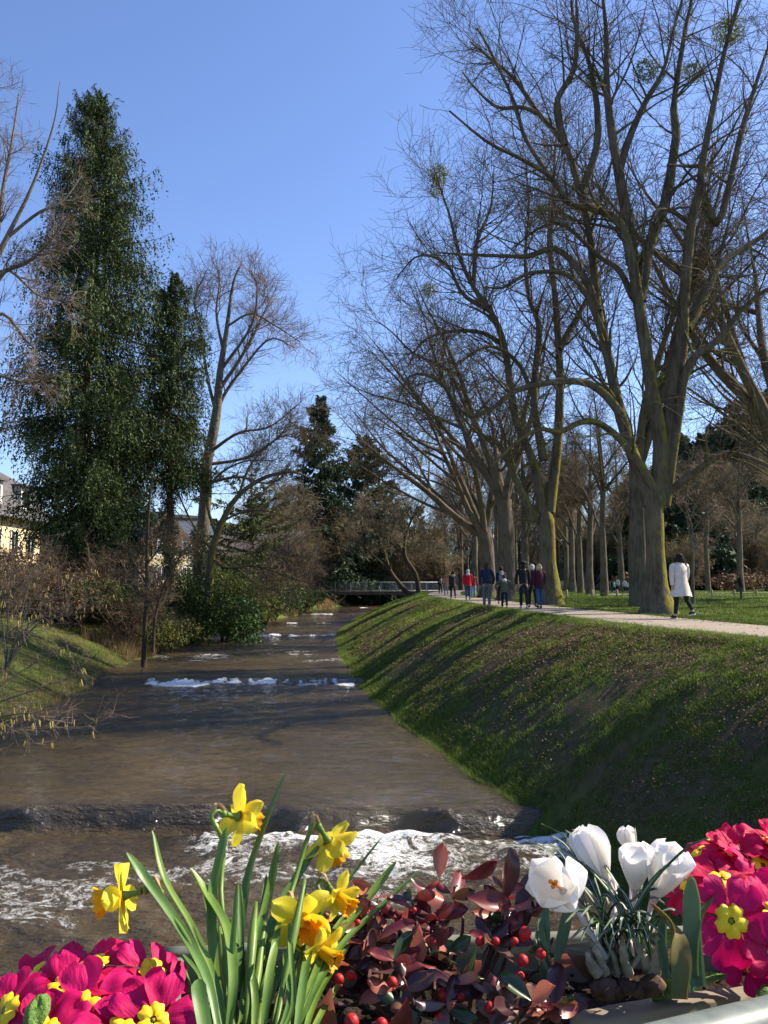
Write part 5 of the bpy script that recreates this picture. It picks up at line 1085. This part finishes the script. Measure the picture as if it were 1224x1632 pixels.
daffodil('daffodil seen half from behind, topmost on the right', (523, 1340), .78, (.42, .25, -.72), (402, 1665, .62), 1.05, .1, via=[(487, 1345, .77), (468, 1410, .75), (440, 1500, .70), (412, 1600, .64)],
         leaves=[([(444, 1340, .77), (432, 1410, .75), (410, 1500, .70), (388, 1600, .64), (380, 1660, .62)], .010, .4), ([(512, 1342, .79), (478, 1392, .77), (440, 1460, .73), (408, 1560, .67), (392, 1660, .62)], .0125, .5), ([(613, 1328, .84), (560, 1396, .81), (505, 1468, .76), (455, 1560, .69), (425, 1660, .63)], .0055), ([(486, 1402, .76), (476, 1470, .72), (455, 1560, .67), (432, 1660, .62)], .008)])
daffodil('largest daffodil facing the camera in the middle of the clump', (479, 1462), .71, (.42, -.82, -.20), (408, 1668, .60), 1.12, .5, via=[(438, 1480, .72), (430, 1540, .68), (415, 1610, .63)],
         leaves=[([(632, 1372, .80), (598, 1418, .78), (540, 1490, .73), (490, 1570, .67), (455, 1660, .61)], .0125, .3), ([(672, 1384, .79), (610, 1442, .76), (550, 1500, .72), (500, 1580, .66), (470, 1665, .61)], .0085, .5), ([(440, 1500, .66), (428, 1560, .63), (418, 1660, .60)], .008), ([(350, 1478, .72), (362, 1530, .69), (372, 1590, .65), (375, 1660, .62)], .008)])
daffodil('small daffodil facing right above the lowest one', (539, 1428), .74, (.66, -.55, -.38), (440, 1665, .61), .84, .3, via=[(512, 1440, .74), (490, 1500, .71), (462, 1590, .65)],
         leaves=[([(548, 1458, .75), (520, 1510, .71), (492, 1580, .66), (468, 1660, .61)], .008), ([(500, 1480, .72), (486, 1550, .67), (470, 1660, .61)], .009), ([(528, 1440, .78), (488, 1480, .75), (440, 1560, .69), (410, 1650, .63)], .012, .4)])
daffodil('lowest daffodil of the clump, facing right beside the red leaves', (512, 1515), .70, (.74, -.48, -.28), (446, 1668, .60), .84, .9, via=[(489, 1530, .70), (474, 1590, .66)],
         leaves=[([(560, 1500, .74), (530, 1545, .70), (500, 1600, .65), (480, 1670, .60)], .007), ([(300, 1540, .66), (312, 1590, .63), (330, 1660, .60)], .010), ([(590, 1520, .74), (540, 1570, .69), (500, 1640, .63), (490, 1690, .60)], .006)])
dx = thing('daffodil_leaves', 'crowded narrow daffodil leaves at the foot of the yellow clump', 'daffodil leaves', tuple(at(400, 1660, .62)))
for q in range(11):
    x0 = rgf.uniform(325, 470); h = rgf.uniform(90, 250); x1 = x0 + (x0 - 395) * rgf.uniform(.1, .7) + rgf.uniform(-25, 25); yd = .62 + rgf.uniform(-.02, .03)
    P = [at(x0 * .6 + 158, 1670, yd), at(x0, 1600, yd + .03), at((x0 + x1) / 2, 1600 - h * .5, yd + .05), at(x1, 1620 - h, yd + .08)]
    strap('leaf', [p - at(400, 1660, .62) for p in P], rgf.uniform(.0045, .0085), DL if q % 2 else DLD, dx, twist=rgf.uniform(-1, 1), fold=.35)
bud = thing('daffodil_shoots', 'unopened green daffodil shoots in the middle of the clump', 'daffodil shoots', tuple(at(400, 1650, .61)))
for pts, w in [([(350, 1478), (356, 1530), (366, 1600), (375, 1660)], .0042), ([(408, 1438), (402, 1500), (396, 1580), (392, 1660)], .004), ([(486, 1402), (470, 1480), (450, 1580), (436, 1660)], .0035), ([(422, 1470), (412, 1540), (404, 1600), (398, 1660)], .0036)]:
    P = [at(x, y, .70 - .09 * i / 3) - at(400, 1650, .61) for i, (x, y) in enumerate(pts)][::-1]; P, r = resamp(P, [w * .6, w * .7, w, w * .35], 14); Geo().tube(P, r, 9).obj('shoot', DL, bud)

# ------------------------------------------------------------------ crocuses
CP = M('crocus_petal', (.92, .90, .84), (.90, .88, .86), use_rnd=True, rough=.5, trans=.48, bump=.25, bscale=240, bdist=.0005); CT = M('crocus_tube', (.62, .55, .60), (.72, .68, .62), scale=60, rough=.5, trans=.25)
ST = M('orange_stigma', (.85, .25, .01), rough=.6); CLF = M('crocus_leaf', (.022, .065, .02), (.05, .11, .03), scale=30, rough=.4, spec=.5, trans=.2); CW = M('pale_midrib', (.5, .56, .42), rough=.5)
SHE = M('crocus_sheath', (.26, .21, .13), (.46, .40, .27), scale=90, rough=.7, trans=.25); CORM = M('corm_skin', (.06, .032, .022), (.13, .075, .05), scale=70, rough=.8, bump=.6, bscale=200, bdist=.001)
cwf = ((0, .2), (.25, .6), (.55, .98), (.75, 1), (.9, .8), (.97, .55), (1, .25))
cpet = [petal_mesh('petal', .036, .026, CP, cwf, cup=.36, curl=c, ruffle=.02, seed=s, nu=14, nv=13, vein=.0) for s, c in ((5, .20), (6, .15), (7, .25), (8, .12))]
def crocus(label, bp, bd, axis, opens, scale, root, rd, roll=0, stig=True, cur=None):
    b = at(*root, rd); o = thing('crocus', label, 'crocus', tuple(b), 0, 'white crocuses'); c = at(*bp, bd); M3 = frame(axis, roll=roll); f = np.array(Vector(axis).normalized())
    for q in range(6):
        a = q * np.pi / 3 + rgf.uniform(-.1, .1); tl = (np.pi / 2 - opens * rgf.uniform(.75, 1.2)) + (.10 if q % 2 else 0)
        Mx = M3.to_4x4() @ Matrix.Rotation(a, 4, 'Z') @ Matrix.Translation((.0012 if q % 2 else .0032, 0, 0)) @ Matrix.Rotation(-tl, 4, 'Y'); T0 = Matrix.Translation(Vector(c - b)); p = link('petal', cpet[(q + (cur or 0)) % 4], o); p.matrix_local = T0 @ Mx @ Matrix.Scale(scale * rgf.uniform(.93, 1.07), 4)
    if stig:
        sg = Geo()
        for q in range(3): a = q * 2.1 + roll; w = np.array(M3 @ Vector((math.cos(a), math.sin(a), 0))); sg.tube([c - b + f * .004, c - b + f * .016 * scale, c - b + f * .024 * scale + w * .0012, c - b + f * .027 * scale + w * .0026], [.0006, .0008, .0012, .0018], 6)
        sg.obj('stigma', ST, o)
    stemtube('stem', [c - b + f * .002, c - b - f * .014, (c - b) * .45 - f * .006, np.zeros(3)], [.0040, .0019, .0022, .0032], CT, o, 18)
    return o
crocus('tall closed white crocus leaning left at the top of the group', (966, 1402), .76, (-.42, -.05, .9), .30, 1.22, (985, 1528), .72, .2, False)
crocus('half open white crocus bud tucked behind the tall closed one', (962, 1392), .78, (-.62, .25, .75), .22, 1.0, (975, 1525), .73, .9, False)
crocus('cup shaped white crocus in the middle showing its orange stigma', (1012, 1415), .74, (-.02, -.28, .95), .46, 1.02, (1000, 1530), .71, .0)
crocus('wide white crocus on the right leaning towards the pink primroses', (1044, 1430), .735, (.30, -.18, .93), .55, 1.18, (1030, 1535), .71, .5, False)
crocus('flopped open white crocus on the left with bright orange stigma', (898, 1420), .70, (-.42, -.78, .46), 0.80, 1.15, (965, 1528), .70, .3, cur=2)
crocus('narrow white crocus bud between the middle and left flowers', (1003, 1360), .80, (-.1, .1, .97), .14, .6, (1005, 1528), .73, .3, False)
cb = at(992, 1530, .71); cl = thing('crocus_leaves', 'thin dark crocus leaves with pale midribs around the white flowers', 'crocus leaves', tuple(cb))
tips = [(836, 1338, .80), (862, 1312, .82), (878, 1330, .80), (900, 1322, .80), (915, 1345, .78), (1012, 1318, .80), (1088, 1372, .72), (1135, 1332, .70), (855, 1370, .76), (940, 1400, .76), (1075, 1420, .73), (925, 1460, .68), (1020, 1470, .67), (980, 1420, .74), (1060, 1440, .70), (880, 1350, .84), (900, 1470, .68), (1000, 1450, .70), (955, 1430, .72), (1030, 1400, .76), (842, 1405, .73), (970, 1440, .68), (1090, 1460, .70), (890, 1400, .75), (870, 1345, .78), (930, 1380, .77), (1045, 1465, .68), (905, 1500, .68)] + [(x, 1475 + (x * 37) % 50, .675) for x in range(925, 1070, 9)]
for k, (x, y, z) in enumerate(tips):
    b0 = np.array([rgf.uniform(-.02, .025), rgf.uniform(-.012, .012), 0]); e = at(x, y, z) - cb; m1 = b0 + (e - b0) * .35 + [0, 0, .020]; m2 = b0 + (e - b0) * .72 + [0, 0, .016]
    l_ = strap('leaf', [b0, m1, m2, e], .0036, CLF, cl, twist=rgf.uniform(-1, 1), fold=.5, tip=.3, n=18)
    strap('midrib', [p + np.array([0, -.0006, .0003]) for p in (b0, m1, m2, e)], .0009, CW, l_, twist=0, n=18, fold=0)
for q in range(20):
    p0 = at(rgf.uniform(945, 1055), 1552, .70 + rgf.uniform(-.012, .015)) - cb; p1 = p0 + np.array([rgf.uniform(-.016, .016), rgf.uniform(-.006, .006), .016 + rgf.uniform(0, .018)])
    P, r = resamp([p0, (p0 + p1) / 2 + [rgf.uniform(-.003, .003), 0, 0], p1], np.array([.0048, .0036, .0012]) * rgf.uniform(.55, 1.1), 10); gg = Geo(); V, F = tubes(P[None], r[None], 9); C = np.repeat(P, 9, 0)
    gg.add(C + (V - C) * (1 + .7 * (vnoise(V[:, 0] * 900, V[:, 1] * 900, V[:, 2] * 200, q) - .5))[:, None], F); gg.obj('sheath', SHE, cl)
for px, py, r in [(962, 1574, .011), (1000, 1572, .008), (1040, 1570, .010), (982, 1580, .007), (1018, 1578, .007)]: Geo().ell(tuple(at(px, py, .69) - cb), (r, r * .9, r * .8), 0, 18, 12, .7, px).obj('corm', CORM, cl)
# tulip leaves right of the crocuses
TU = M('tulip_leaf', (.10, .17, .06), (.16, .23, .09), scale=20, rough=.45, spec=.4, trans=.3, stretch=(1, 1, .15)); TUB = M('tulip_leaf_tip_brown', (.14, .17, .045), (.26, .14, .05), scale=18, rough=.5, trans=.3)
tl = at(1098, 1600, .665); tu = thing('tulip_shoot', 'broad grey green tulip leaves right of the crocuses', 'tulip shoot', tuple(tl))
for pts, w, tw, m_ in [([(1103, 1396, .70), (1103, 1440, .695), (1104, 1500, .685), (1112, 1572, .67)], .019, .2, TU), ([(1142, 1418, .71), (1128, 1440, .70), (1108, 1475, .69), (1100, 1540, .675), (1105, 1580, .67)], .017, .9, TU), ([(1060, 1452, .70), (1055, 1500, .69), (1062, 1560, .68)], .010, .3, TU)]:
    strap('leaf', [at(*p) - tl for p in pts][::-1], w, m_, tu, twist=tw, fold=.35, tip=.3, base_w=.9)
tl = at(1080, 1590, .66); tu = thing('tulip_leaf', 'curled tulip leaf with brown tip beside the pale rim board', 'tulip leaf', tuple(tl)); strap('leaf', [at(*p) - tl for p in [(1038, 1440, .69), (1050, 1455, .685), (1075, 1490, .68), (1086, 1540, .67), (1085, 1592, .66)]][::-1], .022, TUB, tu, twist=-1.1, fold=.45, tip=.35, base_w=.8)
tl = at(895, 1530, .70); tu = thing('tulip_shoot', 'dark tulip leaves behind the flopped crocus', 'tulip shoot', tuple(tl))
for pts, w, tw in [([(880, 1440, .73), (868, 1470, .72), (868, 1530, .70)], .014, .5), ([(905, 1438, .73), (900, 1480, .72), (888, 1530, .70)], .013, -.4), ([(862, 1470, .72), (862, 1500, .71), (872, 1550, .70)], .012, .4)]:
    strap('leaf', [at(*p) - tl for p in pts][::-1], w, TU, tu, twist=tw, fold=.4, tip=.4)

# ------------------------------------------------------------------ primroses
PK = M('magenta_petal', (.44, .002, .065), (.70, .006, .15), use_rnd=True, rough=.6, spec=.25, trans=.3, bump=.9, bscale=150, bdist=.0018, scale=110, stretch=(.35, 1.6, 1)); PKB = M('bright_magenta_petal', (.82, .012, .20), (.66, .008, .13), use_rnd=True, rough=.55, spec=.3, trans=.35, bump=.9, bscale=150, bdist=.0018, scale=110, stretch=(.35, 1.6, 1))
PKR = M('crimson_petal', (.40, .002, .035), (.68, .006, .10), use_rnd=True, rough=.6, spec=.25, trans=.3, bump=.9, bscale=150, bdist=.0018, scale=110, stretch=(.35, 1.6, 1))
EY = M('primrose_eye', (.80, .50, .01), (.88, .62, .02), scale=120, rough=.5); EYG = M('eye_centre', (.25, .28, .03), rough=.6); PL = M('primrose_leaf', (.09, .18, .03), (.15, .26, .05), scale=60, rough=.6, bump=1.0, bscale=160, bdist=.006, trans=.15)
pwf = ((0, .12), (.2, .42), (.45, .85), (.7, 1.08), (.88, .95), (.97, .66), (1, .5))
ppet = {m: [petal_mesh('petal', .027, .027, m, pwf, cup=.10 * c, curl=k, ruffle=.12, seed=s, nu=12, nv=11, notch=.16) for s, c, k in ((11, 1, -.12), (12, -1, .08), (13, 1.2, .0), (14, -.6, -.22))] for m in (PK, PKB, PKR)}
def eye_mesh():
    n = 60; a = np.linspace(0, 2 * np.pi, n, endpoint=False); g = Geo(); r = .0092 * (1 + .24 * np.abs(np.cos(a * 2.5)) ** .7 - .08 * np.cos(a * 10)); V = [(0, 0, -.002)]; k = 5
    V = np.concatenate([np.stack([np.cos(a) * r * t, np.sin(a) * r * t, 0 * a + .0022 * math.sin(t * 3.0) + .0004 * np.cos(a * 5)], -1) for t in (.22, .45, .7, .88, 1.0)]); i = np.arange(4)[:, None] * n; j = np.arange(n)[None]
    g.add(V, np.stack([i + j, i + (j + 1) % n, i + n + (j + 1) % n, i + n + j], -1).reshape(-1, 4)); g.ell((0, 0, -.0003), (.002, .002, .0014), 1, 10, 6); return g.mesh('flower_eye', [EY, EYG])
em = eye_mesh()
def primrose(label, root, flowers, leaves):
    b = np.array(root); o = thing('primrose', label, 'primrose', tuple(b), 0, 'magenta primroses')
    for (px, py, Y, face, sc_, mat, dbl) in flowers:
        c = at(px, py, Y); M3 = frame(face, roll=rgf.uniform(0, 6)); f = np.array(Vector(face).normalized())
        Mx = M3.to_4x4(); Mx.translation = Vector(c - b + f * .0035); e = link('flower_eye', em, o); e.matrix_local = Mx @ Matrix.Scale(sc_, 4)
        for layer in range(2 if dbl else 1):
            for q in range(5 if not dbl else 6):
                a = q * 2 * np.pi / (6 if dbl else 5) + layer * .6 + rgf.uniform(-.1, .1); p = link('petal', ppet[mat][(q + layer) % 4], e)
                p.matrix_local = Matrix.Rotation(a, 4, 'Z') @ Matrix.Translation((.004, 0, -.0012 + .0009 * (q % 2) + .003 * layer)) @ Matrix.Rotation(rgf.uniform(-.15, .12) - .55 * layer, 4, 'Y') @ Matrix.Rotation(rgf.uniform(-.15, .15), 4, 'X') @ Matrix.Scale((1.0 - .3 * layer) * rgf.uniform(.92, 1.08), 4)
        stemtube('stem', [c - b - f * .002, c - b - f * .02, (c - b) * .5 - f * .01, np.zeros(3)], [.0022, .0016, .0016, .0018], PL, o, 10)
    for (px, py, Y, w, L, ang_, tilt) in leaves:
        m = petal_mesh('leaf', L, w, PL, ((0, .25), (.3, .7), (.65, 1), (.9, .75), (1, .25)), cup=-.15, curl=-.25, ruffle=.22, seed=px % 17, nu=16, nv=11); l = link('leaf', m, o)
        l.matrix_local = Matrix.Translation(Vector(at(px, py, Y) - b)) @ Matrix.Rotation(ang_, 4, 'Z') @ Matrix.Rotation(tilt, 4, 'Y')
    return o
U = (0, -.35, .94); Fc = (-.05, -.85, .5)
primrose('magenta primrose cluster at the lower left corner', at(90, 1700, .60), [(136, 1612, .62, (.1, -.75, .65), 1.12, PKB, 0), (152, 1543, .66, (-.15, -.2, .97), 1.0, PK, 0), (70, 1554, .67, (-.3, -.25, .92), 1.05, PKR, 0), (240, 1552, .66, (.45, -.35, .8), .95, PK, 0), (243, 1628, .61, (.3, -.7, .6), 1.0, PK, 0),
    (12, 1615, .62, (-.4, -.6, .7), 1.1, PK, 0), (200, 1590, .63, (.3, -.4, .85), .85, PKR, 0), (100, 1580, .645, (0, -.4, .9), 1.0, PK, 0), (205, 1540, .69, (.1, .3, .9), 1.0, PK, 0), (30, 1580, .68, (-.3, .2, .9), 1.0, PK, 0), (70, 1650, .6, (0, -.6, .8), 1.0, PK, 0), (190, 1650, .6, (.1, -.6, .8), 1.0, PK, 0)],
    [(46, 1662, .585, .018, .028, 1.6, -1.15), (275, 1600, .64, .03, .06, -.3, .2), (-20, 1650, .6, .04, .07, 2.6, -.2)])
primrose('deep pink primrose cluster at the right edge behind the tulip leaves', at(1210, 1570, .72), [(1163, 1468, .70, (-.1, -.9, .38), 1.16, PK, 0), (1150, 1408, .75, (-.1, -.35, .93), 1.0, PKR, 0), (1172, 1362, .79, (.0, -.45, .88), 1.0, PKR, 1), (1212, 1384, .78, (.35, -.5, .8), 1.05, PK, 0), (1232, 1350, .80, (.3, -.3, .9), 1.0, PKR, 1), (1105, 1415, .78, (-.55, -.45, .7), .95, PKR, 0), (1120, 1362, .81, (-.5, .1, .85), .9, PKR, 0),
    (1232, 1462, .72, (.3, -.8, .5), 1.1, PK, 0), (1240, 1515, .69, (.1, -.9, .3), .95, PKR, 0), (1195, 1425, .745, (.1, -.5, .85), .95, PK, 0), (1140, 1345, .84, (-.2, .2, .9), .9, PKR, 0), (1200, 1345, .84, (0, .2, .95), 1.0, PKR, 0), (1190, 1530, .70, (-.1, -.75, .4), .8, PK, 0)],
    [(1160, 1555, .70, .035, .06, 2.9, .1), (1215, 1550, .70, .04, .06, -1.5, .3), (1130, 1500, .73, .03, .05, 2.4, -.1)])
POT = M('dark_pot', (.03, .025, .02), rough=.7); pt = thing('flower_pot', 'dark pot under the lower left primroses', 'flower pot', tuple(at(90, 1720, .60) + np.array([0, 0.02, -.1])))
Geo().tube([(0, 0, 0), (0, 0, .085), (0, 0, .09), (0, 0, .095)], [.05, .068, .072, .068], 24).obj('pot', POT, pt)

# ------------------------------------------------------------------ wintergreen with red berries
WL = [M('wine_red_leaf', (.13, .018, .022), (.24, .05, .04), scale=30, rough=.32, spec=.5, trans=.2), M('dark_purple_leaf', (.045, .016, .02), (.085, .03, .03), scale=30, rough=.3, spec=.5, trans=.12),
      M('dark_green_leaf', (.025, .05, .018), (.05, .075, .025), scale=30, rough=.3, spec=.5, trans=.15), M('bronze_leaf', (.16, .08, .045), (.10, .04, .03), scale=30, rough=.3, spec=.5, trans=.2), M('salmon_leaf', (.42, .14, .09), (.3, .08, .06), scale=30, rough=.35, spec=.5, trans=.25)]
wfs = ((0, .08), (.12, .3), (.35, .8), (.6, 1), (.8, .85), (.93, .5), (1, .08))
wm = [[petal_mesh('leaf', .030, .0145, m, wfs, cup=c, curl=k, ruffle=.04, seed=s, nu=10, nv=7) for s, c, k in ((21, .28, -.12), (22, .15, -.3), (23, -.2, .1))] for m in WL]
BR = M('red_berry', (.30, .008, .010), (.48, .02, .02), scale=90, rough=.5, spec=.3, bump=.7, bscale=500, bdist=.0006, sss=.1); WST = M('wood_stem', (.10, .045, .03), rough=.7)
bm2 = Geo().ell((0, 0, 0), (.0044, .0044, .0043), 0, 20, 14, .12).tube([(0, 0, -.005), (0, 0, -.0068)], [.002, .0005], 6).mesh('berry', BR)
WB = at(700, 1650, .64); wg = thing('wintergreen', 'dark red leaved wintergreen with red berries in the middle', 'wintergreen', tuple(WB))
def wleaf(p, dirv, kind, sc_):
    d = Vector(dirv).normalized(); z = Vector(rgf.normal(size=3) * .45) + Vector((.1, -.45, .75)); y = z.cross(d).normalized(); z = d.cross(y); m = Matrix((d, y, z)).transposed().to_4x4(); m.translation = Vector(p - WB)
    l = link('leaf', wm[kind][rgf.integers(0, 3)], wg); l.matrix_local = m @ Matrix.Scale(sc_, 4)
ns = 0
for q in range(44):
    px = rgf.uniform(515, 890); t = rgf.random(); py = 1405 + t * 215 + max(0, (620 - px)) * .55 + max(0, px - 850) * 1.2; Y = .80 - .17 * t + rgf.uniform(-.02, .02)
    if py > 1640: continue
    tip = at(px, py, Y); root = WB + np.array([(tip[0] - WB[0]) * .55, (tip[1] - WB[1]) * .6, -.005])
    mid = (tip + root) / 2 + rgf.normal(size=3) * .006; stemtube('stem', [root - WB, mid - WB, tip - WB], [.0018, .0014, .0009], WST, wg, 8)
    top = py < 1490
    for k in range(6 if q % 3 else 5):
        a = k * 2.4 + q; s_ = rgf.uniform(0, .35); p = tip * (1 - s_) + root * s_ if k > 2 else tip; e = (.75 if k < 2 else .2) if not top else .5
        d = (math.cos(a), math.sin(a), e + rgf.uniform(-.5, .35)); kind = rgf.choice([0, 1, 3, 4, 2], p=[.46, .16, .12, .20, .06] if top else [.16, .30, .18, .08, .28]); wleaf(p, d, kind, rgf.uniform(.62, 1.12) * (1.0 if not top else .95))
for px, py, Y, d, kind, sc_ in [(655, 1400, .76, (.75, 0, -.55), 4, 1.4), (700, 1400, .77, (.1, .1, .9), 4, 1.0), (735, 1400, .77, (.8, 0, .2), 0, 1.2), (668, 1480, .70, (-.1, 0, -1), 4, 1.0), (760, 1510, .68, (-.2, 0, -.9), 2, 1.2), (650, 1590, .63, (-.25, -.1, -.9), 0, 1.9), (860, 1500, .70, (.35, 0, -.9), 2, 1.5), (905, 1520, .70, (.8, -.2, -.5), 3, 1.2), (770, 1565, .66, (.5, -.2, -.5), 3, 1.3), (795, 1600, .645, (-.2, -.2, -.8), 4, 1.2), (528, 1575, .66, (-.1, 0, -1), 4, 1.9), (600, 1500, .7, (.6, 0, .5), 0, 1.1), (745, 1430, .74, (1, 0, -.1), 0, 1.3), (800, 1440, .76, (.2, 0, .9), 1, 1.6), (820, 1450, .77, (.5, 0, .7), 1, 1.4)]:
    wleaf(at(px, py, Y), d, kind, sc_)
for px, py, Y, sc_ in [(837, 1487, .695, 1.15), (833, 1530, .685, 1.0), (828, 1556, .68, .9), (843, 1583, .67, .95), (822, 1572, .672, 1.0), (708, 1585, .66, 1.1), (781, 1606, .645, 1.0), (560, 1628, .63, 1.25), (608, 1632, .63, 1.0), (640, 1470, .72, .6), (570, 1470, .74, .6), (765, 1500, .71, .9), (790, 1500, .71, .8), (862, 1520, .68, .9), (735, 1590, .66, .8), (540, 1560, .68, .9), (560, 1555, .69, .9), (660, 1450, .735, .5), (690, 1500, .70, .6), (820, 1500, .71, .8), (625, 1565, .66, .9), (700, 1625, .635, .9)]:
    b_ = link('berry', bm2, wg, tuple(at(px, py, Y) - WB), (rgf.uniform(-.6, .6), rgf.uniform(-.6, .6), 0), sc_)
